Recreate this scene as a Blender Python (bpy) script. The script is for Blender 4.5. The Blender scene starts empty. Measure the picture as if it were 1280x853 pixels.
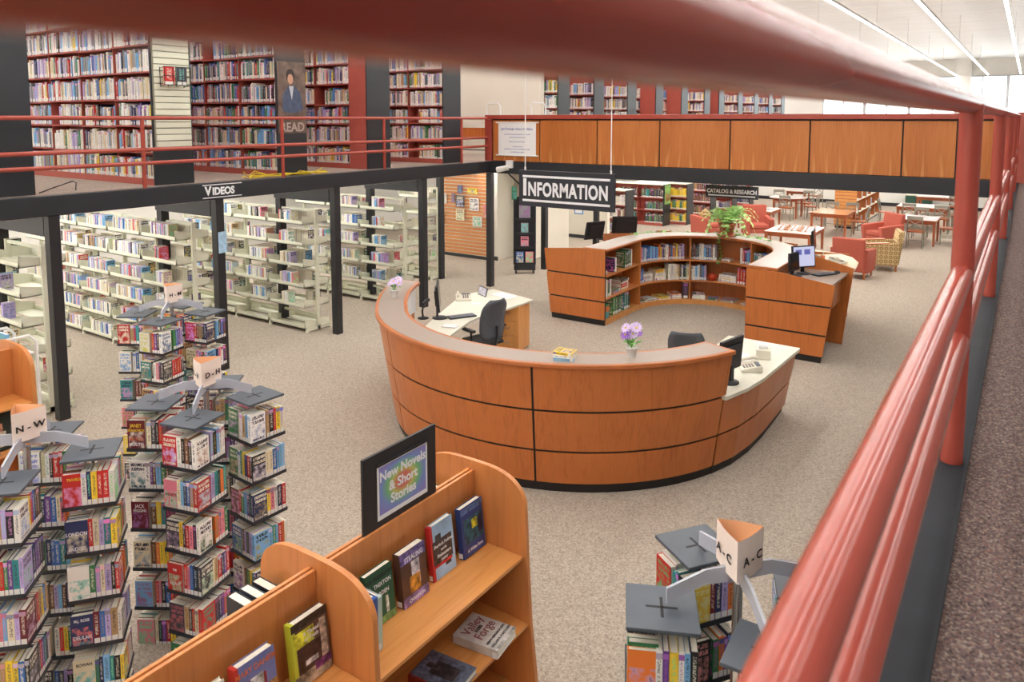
import bpy, math, random
from math import sin, cos, pi, radians, atan2, hypot
from mathutils import Matrix, Vector

S = bpy.context.scene
COL = S.collection
random.seed(7)

# ---------------------------------------------------------------- camera
EYE = 3.57
cd = bpy.data.cameras.new('camera')
cam = bpy.data.objects.new('camera', cd)
COL.objects.link(cam)
YAW, PITCH = 0.601, 0.0959
cam.location = (0, 0, EYE)
cam.rotation_euler = (pi / 2 - PITCH, 0, YAW)
cd.sensor_fit = 'HORIZONTAL'
cd.sensor_width = 36.0
cd.lens = 940.0 * 36.0 / 1280.0
cd.shift_x = 0.0
cd.shift_y = -(426.5 - 238.8) / 1280.0
cd.clip_start = 0.02
cd.clip_end = 200
cd.dof.use_dof = True
cd.dof.focus_distance = 8.0
cd.dof.aperture_fstop = 6.5
S.camera = cam

# ---------------------------------------------------------------- light and exposure
S.view_settings.view_transform = 'Standard'
S.view_settings.look = 'None'
S.view_settings.gamma = 1.0
S.view_settings.use_curve_mapping = False
S.view_settings.exposure = 0.55
W = bpy.data.worlds.new('daylight')
S.world = W
W.use_nodes = True
bg = W.node_tree.nodes['Background']
bg.inputs[0].default_value = (0.93, 0.97, 1.0, 1)
bg.inputs[1].default_value = 4.0

STRIP = 20.0          # emission of the ceiling light strips
UNDER = 20.0          # emission of the lamps under the mezzanines

# ---------------------------------------------------------------- helpers: objects
def link(o, parent=None):
    COL.objects.link(o)
    if parent is not None:
        o.parent = parent
    return o

def thing(name, label, cat, loc=(0, 0, 0), rz=0.0, group=None):
    o = bpy.data.objects.new(name, None)
    o.empty_display_size = 0.1
    COL.objects.link(o)
    o.location = loc
    o.rotation_euler = (0, 0, rz)
    o['label'] = label
    o['category'] = cat
    if group:
        o['group'] = group
    return o

def tag(o, label, cat, group=None):
    o['label'] = label
    o['category'] = cat
    if group:
        o['group'] = group
    return o

def dup(root, loc, rz, label, group=None):
    r = root.copy()
    COL.objects.link(r)
    r.location = loc
    r.rotation_euler = (0, 0, rz)
    r['label'] = label
    if group:
        r['group'] = group
    for ch in list(root.children):
        c = ch.copy()
        COL.objects.link(c)
        c.parent = r
        for g2 in list(ch.children):
            d = g2.copy()
            COL.objects.link(d)
            d.parent = c
    return r

def ordinal(n):
    w = 'first second third fourth fifth sixth seventh eighth ninth tenth'.split()
    if n <= 10:
        return w[n - 1]
    return '%d%s' % (n, 'th' if 10 <= n % 100 <= 20 else {1: 'st', 2: 'nd', 3: 'rd'}.get(n % 10, 'th'))

class MB:
    """collects vertices and faces for ONE mesh object"""
    def __init__(self):
        self.v, self.f, self.m, self.s = [], [], [], []

    def add(self, vs, fs, m=0, M=None, smooth=False):
        b = len(self.v)
        if M is not None:
            vs = [tuple(M @ Vector(p)) for p in vs]
        self.v += [tuple(p) for p in vs]
        for f in fs:
            self.f.append([b + i for i in f])
            self.m.append(m)
            self.s.append(smooth)
        return self

    def box(self, x0, x1, y0, y1, z0, z1, m=0, M=None):
        vs = [(x0, y0, z0), (x1, y0, z0), (x1, y1, z0), (x0, y1, z0), (x0, y0, z1), (x1, y0, z1), (x1, y1, z1), (x0, y1, z1)]
        fs = [(3, 2, 1, 0), (4, 5, 6, 7), (0, 1, 5, 4), (1, 2, 6, 5), (2, 3, 7, 6), (3, 0, 4, 7)]
        return self.add(vs, fs, m, M)

    def cb(self, c, s, m=0, M=None):
        return self.box(c[0] - s[0] / 2, c[0] + s[0] / 2, c[1] - s[1] / 2, c[1] + s[1] / 2, c[2] - s[2] / 2, c[2] + s[2] / 2, m, M)

    def prism(self, poly, z0, z1, m=0, M=None, mtop=None):
        n = len(poly)
        vs = [(p[0], p[1], z0) for p in poly] + [(p[0], p[1], z1) for p in poly]
        self.add(vs, [tuple(range(n - 1, -1, -1))] + [(i, (i + 1) % n, n + (i + 1) % n, n + i) for i in range(n)], m, M)
        self.add(vs, [tuple(range(n, 2 * n))], m if mtop is None else mtop, M)
        return self

    def hexa(self, b4, t4, m=0):
        """box from four bottom and four top points (same winding)"""
        fs = [(3, 2, 1, 0), (4, 5, 6, 7), (0, 1, 5, 4), (1, 2, 6, 5), (2, 3, 7, 6), (3, 0, 4, 7)]
        return self.add(list(b4) + list(t4), fs, m)

    def rod(self, p0, p1, r0, r1=None, n=10, m=0, cap=True, M=None):
        p0, p1 = Vector(p0), Vector(p1)
        r1 = r0 if r1 is None else r1
        d = (p1 - p0).normalized()
        a = d.orthogonal().normalized()
        b = d.cross(a)
        vs = []
        for p, r in ((p0, r0), (p1, r1)):
            for i in range(n):
                t = 2 * pi * i / n
                vs.append(tuple(p + a * (r * cos(t)) + b * (r * sin(t))))
        self.add(vs, [(i, (i + 1) % n, n + (i + 1) % n, n + i) for i in range(n)], m, M, True)
        if cap:
            self.add(vs, [tuple(range(n - 1, -1, -1)), tuple(range(n, 2 * n))], m, M)
        return self

    def tube(self, pts, r, n=8, m=0, M=None):
        P = [Vector(p) for p in pts]
        rings = []
        a = None
        for i, p in enumerate(P):
            d = (P[min(i + 1, len(P) - 1)] - P[max(i - 1, 0)]).normalized()
            a = d.orthogonal().normalized() if a is None else (a - d * a.dot(d)).normalized()
            b = d.cross(a)
            rings.append([tuple(p + a * (r * cos(2 * pi * k / n)) + b * (r * sin(2 * pi * k / n))) for k in range(n)])
        vs = [q for R_ in rings for q in R_]
        fs = []
        for i in range(len(P) - 1):
            for k in range(n):
                fs.append((i * n + k, i * n + (k + 1) % n, (i + 1) * n + (k + 1) % n, (i + 1) * n + k))
        self.add(vs, fs, m, M, True)
        e = (len(P) - 1) * n
        self.add(vs, [tuple(range(n - 1, -1, -1)), tuple(range(e, e + n))], m, M)
        return self

    def lathe(self, prof, n=16, m=0, M=None):
        vs, fs = [], []
        for r, z in prof:
            for k in range(n):
                vs.append((r * cos(2 * pi * k / n), r * sin(2 * pi * k / n), z))
        for i in range(len(prof) - 1):
            for k in range(n):
                fs.append((i * n + k, i * n + (k + 1) % n, (i + 1) * n + (k + 1) % n, (i + 1) * n + k))
        self.add(vs, fs, m, M, True)
        e = (len(prof) - 1) * n
        self.add(vs, [tuple(range(n - 1, -1, -1)), tuple(range(e, e + n))], m, M)
        return self

    def strip(self, sect, m=0, closed_ends=True):
        """loft: list of cross sections (each the same number of points, closed loops)"""
        n = len(sect[0])
        vs = [p for s in sect for p in s]
        fs = []
        for i in range(len(sect) - 1):
            for k in range(n):
                fs.append((i * n + k, i * n + (k + 1) % n, (i + 1) * n + (k + 1) % n, (i + 1) * n + k))
        if closed_ends:
            fs += [tuple(range(n - 1, -1, -1)), tuple(range((len(sect) - 1) * n, len(sect) * n))]
        return self.add(vs, fs, m)

    def mesh(self, name, mats):
        me = bpy.data.meshes.new(name)
        me.from_pydata(self.v, [], self.f)
        for mt in (mats if isinstance(mats, (list, tuple)) else [mats]):
            me.materials.append(mt)
        me.polygons.foreach_set('material_index', self.m)
        me.polygons.foreach_set('use_smooth', self.s)
        me.update()
        return me

    def build(self, name, mats, parent=None, bevel=0.0, loc=None, rz=None, seg=2):
        o = bpy.data.objects.new(name, self.mesh(name, mats))
        link(o, parent)
        if loc is not None:
            o.location = loc
        if rz is not None:
            o.rotation_euler = (0, 0, rz)
        if bevel:
            b = o.modifiers.new('edges', 'BEVEL')
            b.width = bevel
            b.segments = seg
            b.limit_method = 'ANGLE'
            b.angle_limit = radians(40)
        return o

def struct(o):
    if o.parent is None:
        o['kind'] = 'structure'
    return o

def RZ(a):
    return Matrix.Rotation(a, 4, 'Z')

def T(x, y, z):
    return Matrix.Translation((x, y, z))

def at(o, M):
    o.matrix_local = M
    return o

def text(name, body, size, mat, parent, M, depth=0.002, bold=0.0, sx=1.0, align='CENTER', sp=1.0):
    """flat lettering standing on the local XY plane of M"""
    cu = bpy.data.curves.new(name, 'FONT')
    cu.body = body
    cu.size = size
    cu.align_x = align
    cu.align_y = 'CENTER'
    cu.extrude = depth
    cu.offset = bold
    cu.space_character = sp
    cu.resolution_u = 3
    cu.materials.append(mat)
    o = bpy.data.objects.new('type_setting', cu)
    link(o, parent)
    o.matrix_local = M @ Matrix.Diagonal((sx, 1, 1, 1))
    TYPE.append((o, name))
    return o

TYPE = []
def set_type():
    """turn the typeset curves into plain meshes"""
    dg = bpy.context.evaluated_depsgraph_get()
    for o, name in TYPE:
        me = bpy.data.meshes.new_from_object(o.evaluated_get(dg))
        me.name = name
        n = bpy.data.objects.new(name, me)
        link(n, o.parent)
        n.matrix_local = o.matrix_local.copy()
    for o, name in TYPE:
        cu = o.data
        bpy.data.objects.remove(o)
        bpy.data.curves.remove(cu)

# ---------------------------------------------------------------- helpers: materials
def srgb(r, g=None, b=None):
    if g is None:
        r, g, b = r
    f = lambda c: (c / 255) / 12.92 if c / 255 <= 0.04045 else ((c / 255 + 0.055) / 1.055) ** 2.4
    return (f(r), f(g), f(b), 1.0)

class NT:
    def __init__(self, name):
        self.mat = bpy.data.materials.new(name)
        self.mat.use_nodes = True
        self.t = self.mat.node_tree
        self.p = self.t.nodes['Principled BSDF']
        self.out = self.t.nodes['Material Output']

    def n(self, typ, ins=None, **kw):
        nd = self.t.nodes.new(typ)
        for k, v in kw.items():
            setattr(nd, k, v)
        for k, v in (ins or {}).items():
            self.set(nd.inputs[k], v)
        return nd

    def set(self, sock, v):
        if hasattr(v, 'is_output'):
            self.t.links.new(v, sock)
        elif hasattr(v, 'outputs'):
            self.t.links.new(v.outputs[0], sock)
        else:
            sock.default_value = v

    def math(self, op, a, b=0.0, c=0.0):
        return self.n('ShaderNodeMath', {0: a, 1: b, 2: c}, operation=op).outputs[0]

    def mix(self, fac, a, b):
        nd = self.n('ShaderNodeMix', data_type='RGBA')
        self.set(nd.inputs[0], fac)
        self.set(nd.inputs[6], a)
        self.set(nd.inputs[7], b)
        return nd.outputs[2]

    def ramp(self, fac, stops, interp='LINEAR'):
        nd = self.n('ShaderNodeValToRGB', {0: fac})
        cr = nd.color_ramp
        cr.interpolation = interp
        while len(cr.elements) < len(stops):
            cr.elements.new(0.5)
        for e, (p, c) in zip(cr.elements, stops):
            e.position = p
            e.color = c
        return nd.outputs[0]

    def noise(self, vec, scale, detail=2.0, rough=0.5):
        return self.n('ShaderNodeTexNoise', {'Vector': vec, 'Scale': scale, 'Detail': detail, 'Roughness': rough})

    def mapping(self, vec, sc=(1, 1, 1), loc=(0, 0, 0)):
        return self.n('ShaderNodeMapping', {'Vector': vec, 'Scale': sc, 'Location': loc}).outputs[0]

    def bump(self, h, strength, dist=0.01):
        self.set(self.p.inputs['Normal'], self.n('ShaderNodeBump', {'Height': h, 'Strength': strength, 'Distance': dist}))

    def base(self, c, rough=0.5, metal=0.0, spec=None):
        self.set(self.p.inputs['Base Color'], c)
        self.set(self.p.inputs['Roughness'], rough)
        self.set(self.p.inputs['Metallic'], metal)
        if spec is not None:
            self.p.inputs['Specular IOR Level'].default_value = spec
        return self.mat

def plain(name, rgb, rough=0.5, metal=0.0, var=0.06, scale=6.0, spec=None):
    k = NT(name)
    tc = k.n('ShaderNodeTexCoord').outputs['Object']
    nz = k.noise(tc, scale, 3.0)
    c = srgb(rgb)
    lo = tuple(x * (1 - var) for x in c[:3]) + (1,)
    hi = tuple(min(1, x * (1 + var)) for x in c[:3]) + (1,)
    return k.base(k.ramp(nz.outputs[0], [(0.3, lo), (0.7, hi)]), rough, metal, spec)

def wood(name, rgb, dark, rough=0.35, axis='Z', scale=1.0):
    k = NT(name)
    tc = k.n('ShaderNodeTexCoord').outputs['Object']
    st = {'X': (0.12, 1, 1), 'Y': (1, 0.12, 1), 'Z': (1, 1, 0.12)}[axis]
    rnd = k.n('ShaderNodeObjectInfo').outputs['Random']
    off = k.n('ShaderNodeCombineXYZ', {0: k.math('MULTIPLY', rnd, 13.0), 1: k.math('MULTIPLY', rnd, 7.0), 2: k.math('MULTIPLY', rnd, 3.0)})
    v = k.n('ShaderNodeVectorMath', {0: tc, 1: off.outputs[0]}, operation='ADD').outputs[0]
    v = k.mapping(v, st)
    big = k.noise(v, 5.0 * scale, 3.0)
    fine = k.noise(k.mapping(v, (1, 1, 0.35) if axis == 'Z' else ((0.35, 1, 1) if axis == 'X' else (1, 0.35, 1))), 60.0 * scale, 3.0)
    rings = k.math('SINE', k.math('MULTIPLY', big.outputs[0], 38.0))
    f = k.math('ADD', k.math('MULTIPLY', rings, 0.07), k.math('ADD', k.math('MULTIPLY', fine.outputs[0], 0.55), k.math('MULTIPLY', big.outputs[0], 0.5)))
    a, b = srgb(dark), srgb(rgb)
    hi = tuple(min(1, x * 1.14) for x in b[:3]) + (1,)
    col = k.ramp(f, [(0.22, a), (0.5, b), (0.85, hi)])
    k.bump(fine.outputs[0], 0.04, 0.002)
    return k.base(col, rough)

def carpet(name, cols, scale, bump=0.35):
    k = NT(name)
    tc = k.n('ShaderNodeTexCoord').outputs['Object']
    a = k.noise(tc, scale, 2.0, 0.6)
    w = k.n('ShaderNodeSeparateColor', {0: k.n('ShaderNodeTexVoronoi', {'Vector': tc, 'Scale': scale * 1.25}).outputs['Color']})
    big = k.noise(tc, 0.9, 3.0)
    n = len(cols)
    c1 = k.ramp(w.outputs[0], [(i / n, srgb(c)) for i, c in enumerate(cols)], 'CONSTANT')
    m = tuple(sum(srgb(c)[i] for c in cols) / n for i in range(3)) + (1,)
    c2 = k.mix(k.ramp(a.outputs[0], [(0.35, (0, 0, 0, 1)), (0.65, (1, 1, 1, 1))]), c1, m)
    c3 = k.mix(k.math('MULTIPLY', big.outputs[0], 0.1), c2, tuple(x * 0.72 for x in m[:3]) + (1,))
    k.bump(a.outputs[0], bump, 0.006)
    return k.base(c3, 0.95, 0, 0.2)

def emit(name, rgb, strength):
    k = NT(name)
    e = k.n('ShaderNodeEmission', {'Color': rgb, 'Strength': strength})
    k.t.links.new(e.outputs[0], k.out.inputs[0])
    return k.mat

def cover_mat(name, paper=False, stuff=False, titled=False):
    """printed book covers: the cover colour comes with each object (object colour),
    title blocks, picture and shelf label are laid out in the book's own box coordinates"""
    k = NT(name)
    tc = k.n('ShaderNodeTexCoord')
    if stuff:
        base = k.n('ShaderNodeVertexColor', layer_name='Col').outputs[0]
        uv = k.n('ShaderNodeSeparateXYZ', {0: k.n('ShaderNodeUVMap', uv_map='UV').outputs[0]})
        rnd = k.math('FRACT', k.math('MULTIPLY', k.n('ShaderNodeSeparateColor', {0: base}).outputs[1], 37.7))
        gx, gz = uv.outputs[0], uv.outputs[1]
        on_cover = k.math('GREATER_THAN', gx, 1.5)
        gy = k.math('FRACT', gx)
    else:
        oi = k.n('ShaderNodeObjectInfo')
        base, rnd = oi.outputs['Color'], oi.outputs['Random']
        g = k.n('ShaderNodeSeparateXYZ', {0: tc.outputs['Generated']})
        gx, gy, gz = g.outputs[0], g.outputs[1], g.outputs[2]
        nn = k.n('ShaderNodeSeparateXYZ', {0: tc.outputs['Normal']})
        on_cover = k.math('GREATER_THAN', k.math('ABSOLUTE', nn.outputs[0]), 0.6)
    r2 = k.math('FRACT', k.math('MULTIPLY', rnd, 17.31))
    r3 = k.math('FRACT', k.math('MULTIPLY', rnd, 71.7))
    hue = k.n('ShaderNodeCombineColor', {0: r2, 1: k.math('MULTIPLY_ADD', r3, 0.6, 0.15), 2: k.math('MULTIPLY_ADD', rnd, 0.6, 0.3)}, mode='HSV').outputs[0]
    light = k.math('GREATER_THAN', k.n('ShaderNodeRGBToBW', {0: base}).outputs[0], 0.22)
    ink = k.mix(light, (0.86, 0.83, 0.7, 1), (0.03, 0.03, 0.06, 1))
    ink = k.mix(k.math('GREATER_THAN', r3, 0.62), ink, hue)
    band = lambda v, lo, hi: k.math('MULTIPLY', k.math('GREATER_THAN', v, lo), k.math('LESS_THAN', v, hi))
    # spine lettering: a column of strokes running up the spine
    sv = k.n('ShaderNodeCombineXYZ', {0: k.math('MULTIPLY', gx, 3.0), 1: k.math('MULTIPLY', gz, 24.0), 2: k.math('MULTIPLY', rnd, 90.0)})
    st = k.math('GREATER_THAN', k.noise(sv.outputs[0], 1.4, 1.0).outputs[0], 0.5)
    smask = k.math('MULTIPLY', st, k.math('MULTIPLY', band(gx, 0.28, 0.74), band(gz, 0.3, 0.92)))
    spine = k.mix(k.math('MULTIPLY', smask, 0.7), base, ink)
    spine = k.mix(k.math('MULTIPLY', band(gz, 0.84, 0.96), k.math('GREATER_THAN', r2, 0.6)), spine, hue)
    spine = k.mix(k.math('MULTIPLY', band(gz, 0.03, 0.2), band(gx, 0.06, 0.94)), spine, (0.85, 0.85, 0.82, 1))
    # cover: picture field, two title lines
    pv = k.n('ShaderNodeCombineXYZ', {0: k.math('MULTIPLY', gy, 2.2), 1: k.math('MULTIPLY', gz, 3.0), 2: k.math('MULTIPLY', rnd, 55.0)})
    pic = k.noise(pv.outputs[0], 1.6, 4.0, 0.6)
    pcol = k.mix(k.ramp(pic.outputs[0], [(0.42, (0, 0, 0, 1)), (0.58, (1, 1, 1, 1))]), base, hue)
    pcol = k.mix(k.ramp(pic.outputs[0], [(0.6, (0, 0, 0, 1)), (0.68, (0.8, 0.8, 0.8, 1))]), pcol, ink)
    inpic = k.math('MULTIPLY', band(gz, 0.06, 0.62), band(gy, 0.06, 0.94))
    cov = k.mix(inpic, base, pcol)
    lv = k.n('ShaderNodeCombineXYZ', {0: k.math('MULTIPLY', gy, 17.0), 1: k.math('MULTIPLY', gz, 7.0), 2: k.math('MULTIPLY', rnd, 31.0)})
    let = k.math('GREATER_THAN', k.noise(lv.outputs[0], 1.5, 1.0).outputs[0], 0.46)
    lines = k.math('ADD', band(gz, 0.82, 0.93), k.math('ADD', band(gz, 0.67, 0.78), band(gz, 0.1, 0.16)))
    lmask = k.math('MULTIPLY', k.math('MULTIPLY', let, lines), band(gy, 0.1, 0.9))
    if not titled:
        cov = k.mix(lmask, cov, ink)
    col = k.mix(on_cover, spine, cov)
    return k.base(col, 0.32 if not paper else 0.5)

M = {}
M['carpet'] = carpet('beige_carpet', [(188, 176, 161), (160, 147, 134), (200, 189, 175), (140, 128, 116), (180, 166, 151)], 62.0)
M['carpet_up'] = carpet('upper_carpet', [(176, 160, 148), (158, 143, 132), (190, 175, 162), (140, 126, 118)], 55.0)
M['carpet_walk'] = carpet('speckled_carpet', [(104, 88, 86), (50, 42, 46), (146, 124, 114), (72, 58, 72), (122, 88, 78), (40, 35, 38), (160, 146, 134)], 170.0, 0.6)
M['wood'] = wood('cherry_veneer', (196, 114, 56), (174, 94, 42), 0.34)
M['wood_dark'] = wood('shaded_cherry', (190, 114, 62), (166, 94, 48), 0.4)
M['wood_case'] = wood('bookcase_cherry', (208, 134, 76), (190, 112, 58), 0.3)
M['wood_case_y'] = wood('bookcase_shelf_cherry', (214, 146, 82), (196, 122, 62), 0.26, 'Y')
M['wood_panel'] = wood('parapet_veneer', (194, 118, 58), (172, 98, 44), 0.34)
M['slat'] = plain('maple_slat', (216, 144, 88), 0.4, 0, 0.1, 20)
M['oak'] = wood('drawer_maple', (222, 158, 92), (204, 136, 72), 0.4)
M['wood_table'] = wood('table_wood', (164, 88, 50), (128, 64, 36), 0.35, 'X')
M['edge'] = plain('wood_edge', (190, 112, 62), 0.3)
M['wall_side'] = plain('side_wall_grey', (128, 120, 114), 0.7, 0, 0.04, 2)
M['black'] = plain('black_steel', (38, 38, 42), 0.45)
M['kick'] = plain('black_kickplate', (30, 27, 28), 0.5)
M['beam'] = plain('dark_grey_beam', (42, 44, 50), 0.42, 0, 0.08, 3)
M['endgrey'] = plain('charcoal_end_panel', (44, 47, 52), 0.4, 0, 0.08, 2)
M['red'] = plain('coral_red_paint', (168, 76, 64), 0.2, 0, 0.05, 9)
M['redsteel'] = plain('red_shelf_steel', (180, 92, 80), 0.4, 0, 0.06, 3)
M['cream'] = plain('cream_shelf_steel', (226, 226, 206), 0.45, 0, 0.04, 3)
M['wall'] = plain('warm_white_paint', (228, 222, 208), 0.8, 0, 0.02, 1.5)
M['whitewall'] = plain('white_paint', (236, 234, 228), 0.8, 0, 0.02, 1.5)
M['white'] = plain('white_enamel', (238, 238, 236), 0.4, 0, 0.02, 4)
M['lam'] = plain('taupe_laminate', (164, 149, 138), 0.33, 0, 0.05, 60)
M['lamwhite'] = plain('ivory_laminate', (228, 226, 210), 0.35, 0, 0.04, 50)
M['cap'] = plain('slate_plastic', (80, 87, 96), 0.42, 0, 0.06, 14)
M['tier'] = plain('black_plastic', (44, 46, 52), 0.4)
M['pages'] = plain('page_edges', (238, 230, 214), 0.8, 0, 0.08, 90)
M['paper'] = plain('white_paper', (240, 240, 240), 0.7, 0, 0.02, 10)
M['pink'] = plain('pale_pink_card', (252, 234, 222), 0.7, 0, 0.02, 5)
M['peach'] = plain('peach_card_inside', (248, 196, 150), 0.7, 0, 0.03, 5)
M['ink'] = plain('black_ink', (24, 22, 24), 0.6)
M['greyink'] = plain('grey_ink', (150, 140, 135), 0.6)
M['signwhite'] = plain('sign_white', (240, 241, 244), 0.5, 0, 0.01)
M['signblack'] = plain('sign_charcoal', (43, 45, 54), 0.4, 0, 0.05)
M['plate'] = plain('painted_steel_kerb', (40, 42, 47), 0.7, 0, 0.2, 4, 0.2)
M['chrome'] = plain('brushed_chrome', (190, 192, 196), 0.25, 0.9, 0.03)
M['screen'] = plain('dark_screen', (26, 30, 36), 0.15)
M['fabric_red'] = plain('coral_upholstery', (182, 92, 76), 0.85, 0, 0.1, 40)
M['mesh'] = plain('charcoal_mesh', (86, 90, 98), 0.7, 0, 0.12, 120)
M['seat'] = plain('chair_seat_black', (34, 34, 36), 0.85, 0, 0.1, 60)
M['phone'] = plain('ivory_plastic', (222, 216, 200), 0.4)
M['leaf'] = plain('leaf_green', (120, 184, 90), 0.5, 0, 0.35, 30)
M['fern'] = plain('fern_green', (176, 222, 132), 0.5, 0, 0.3, 20)
M['terracotta'] = plain('terracotta', (196, 112, 84), 0.8)
M['petal'] = plain('lilac_petal', (220, 198, 238), 0.6, 0, 0.2, 30)
M['petal_dark'] = plain('violet_petal', (150, 104, 196), 0.6, 0, 0.2, 30)
M['yellow'] = plain('yellow_flower_eye', (240, 204, 60), 0.6)
M['teal'] = plain('teal_plastic', (84, 150, 160), 0.4)
M['orange'] = plain('orange_plastic', (220, 120, 70), 0.4)
M['grey_metal'] = plain('pewter_chair_metal', (150, 148, 136), 0.4, 0.3)
M['yellowcable'] = plain('yellow_cable', (226, 200, 50), 0.5)
M['window_frame'] = plain('pale_mullion', (206, 210, 214), 0.4)
M['strip'] = emit('ceiling_lamp', (1.0, 0.98, 0.94, 1), STRIP)
M['strip_up'] = emit('ceiling_lamp_top', (1.0, 0.98, 0.95, 1), 5.0)
M['under'] = emit('soffit_lamp', (1.0, 0.97, 0.92, 1), UNDER)
M['cover'] = cover_mat('printed_cover')
M['case'] = cover_mat('printed_sleeve', True)
M['cover_titled'] = cover_mat('titled_cover', titled=True)
M['cover_many'] = cover_mat('printed_covers_far', False, True)

def m_ceiling():
    k = NT('white_ceiling_planks')
    tc = k.n('ShaderNodeTexCoord').outputs['Object']
    s = k.n('ShaderNodeSeparateXYZ', {0: tc})
    saw = k.math('FRACT', k.math('MULTIPLY', s.outputs[1], 5.0))
    gap = k.math('GREATER_THAN', saw, 0.86)
    nz = k.noise(k.mapping(tc, (0.5, 5, 1)), 1.2, 2.0)
    c = k.mix(gap, k.ramp(nz.outputs[0], [(0.3, srgb(232, 231, 228)), (0.7, srgb(244, 243, 240))]), srgb(206, 204, 202))
    k.bump(gap, 0.3, 0.01)
    return k.base(c, 0.5)
M['ceiling'] = m_ceiling()

def m_flame():
    k = NT('flame_veneer')
    tc = k.n('ShaderNodeTexCoord').outputs['Object']
    s = k.n('ShaderNodeSeparateXYZ', {0: tc})
    fine = k.noise(k.mapping(tc, (1, 1, 0.04)), 60.0, 3.0)
    big = k.noise(k.mapping(tc, (1, 1, 0.15)), 3.0, 3.0)
    f = k.math('ADD', k.math('MULTIPLY', fine.outputs[0], 0.5), k.math('MULTIPLY', big.outputs[0], 0.5))
    col = k.ramp(f, [(0.3, srgb(172, 98, 44)), (0.5, srgb(192, 116, 58)), (0.75, srgb(206, 132, 72))])
    # pale pointed figure growing from the foot of each board
    wob = k.math('MULTIPLY', k.math('SUBTRACT', k.noise(k.mapping(tc, (1, 1, 0.4)), 2.5, 1.0).outputs[0], 0.5), 0.22)
    wave = k.math('SINE', k.math('MULTIPLY', k.math('ADD', s.outputs[0], wob), 28.0))
    hgt = k.math('MULTIPLY', k.math('MAXIMUM', k.math('SUBTRACT', 3.12, s.outputs[2]), 0.0), 2.4)
    peak = k.ramp(k.math('MULTIPLY', k.math('MAXIMUM', k.math('SUBTRACT', wave, 0.72), 0.0), hgt), [(0.02, (0, 0, 0, 1)), (0.26, (0.42, 0.42, 0.42, 1))])
    col = k.mix(peak, col, srgb(232, 180, 112))
    return k.base(col, 0.32)
M['wood_panel'] = m_flame()

def m_glass():
    k = NT('clear_glass')
    tr = k.n('ShaderNodeBsdfTransparent', {'Color': (0.95, 0.98, 0.97, 1)})
    gl = k.n('ShaderNodeBsdfGlossy', {'Roughness': 0.03})
    fr = k.n('ShaderNodeFresnel', {'IOR': 1.45})
    mx = k.n('ShaderNodeMixShader', {0: k.math('MULTIPLY', fr.outputs[0], 0.8), 1: tr.outputs[0], 2: gl.outputs[0]})
    k.t.links.new(mx.outputs[0], k.out.inputs[0])
    return k.mat
M['glass'] = m_glass()

def m_acrylic():
    k = NT('smoky_acrylic')
    tr = k.n('ShaderNodeBsdfTransparent', {'Color': (0.8, 0.81, 0.86, 1)})
    df = k.n('ShaderNodeBsdfPrincipled', {'Base Color': srgb(206, 208, 218), 'Roughness': 0.12})
    mx = k.n('ShaderNodeMixShader', {0: 0.7, 1: tr.outputs[0], 2: df.outputs[0]})
    k.t.links.new(mx.outputs[0], k.out.inputs[0])
    return k.mat
M['acrylic'] = m_acrylic()

def m_rings():
    """printed sign sheet: soft rainbow rings around the middle"""
    k = NT('rainbow_print')
    g = k.n('ShaderNodeTexCoord').outputs['Generated']
    d = k.n('ShaderNodeVectorMath', {0: g, 1: (0.5, 0.5, 0.5)}, operation='SUBTRACT').outputs[0]
    s = k.n('ShaderNodeSeparateXYZ', {0: d})
    r = k.math('SQRT', k.math('ADD', k.math('MULTIPLY', s.outputs[1], s.outputs[1]), k.math('MULTIPLY', s.outputs[2], s.outputs[2])))
    c = k.ramp(r, [(0.0, srgb(214, 100, 104)), (0.15, srgb(214, 124, 100)), (0.24, srgb(196, 200, 110)), (0.34, srgb(122, 190, 130)), (0.46, srgb(126, 150, 208)), (0.62, srgb(142, 136, 206))])
    return k.base(c, 0.3)
M['rings'] = m_rings()

def m_pattern():
    k = NT('ochre_circle_weave')
    tc = k.n('ShaderNodeTexCoord').outputs['Object']
    f = k.n('ShaderNodeVectorMath', {0: k.mapping(tc, (10, 10, 10))}, operation='FRACTION').outputs[0]
    d = k.n('ShaderNodeSeparateXYZ', {0: k.n('ShaderNodeVectorMath', {0: f, 1: (0.5, 0.5, 0.5)}, operation='SUBTRACT').outputs[0]})
    q = k.math('SQRT', k.math('ADD', k.math('MULTIPLY', d.outputs[1], d.outputs[1]), k.math('MULTIPLY', d.outputs[2], d.outputs[2])))
    ring = k.math('MULTIPLY', k.math('GREATER_THAN', q, 0.22), k.math('LESS_THAN', q, 0.4))
    return k.base(k.mix(ring, srgb(206, 178, 130), srgb(142, 112, 72)), 0.85)
M['pattern'] = m_pattern()

# ================================================================ THE SETTING
ZM = 2.67                      # mezzanine floor level
CEIL = 6.25

def slab(name, x0, x1, y0, y1, z0, z1, mat):
    return struct(MB().box(x0, x1, y0, y1, z0, z1).build(name, M[mat]))

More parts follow.
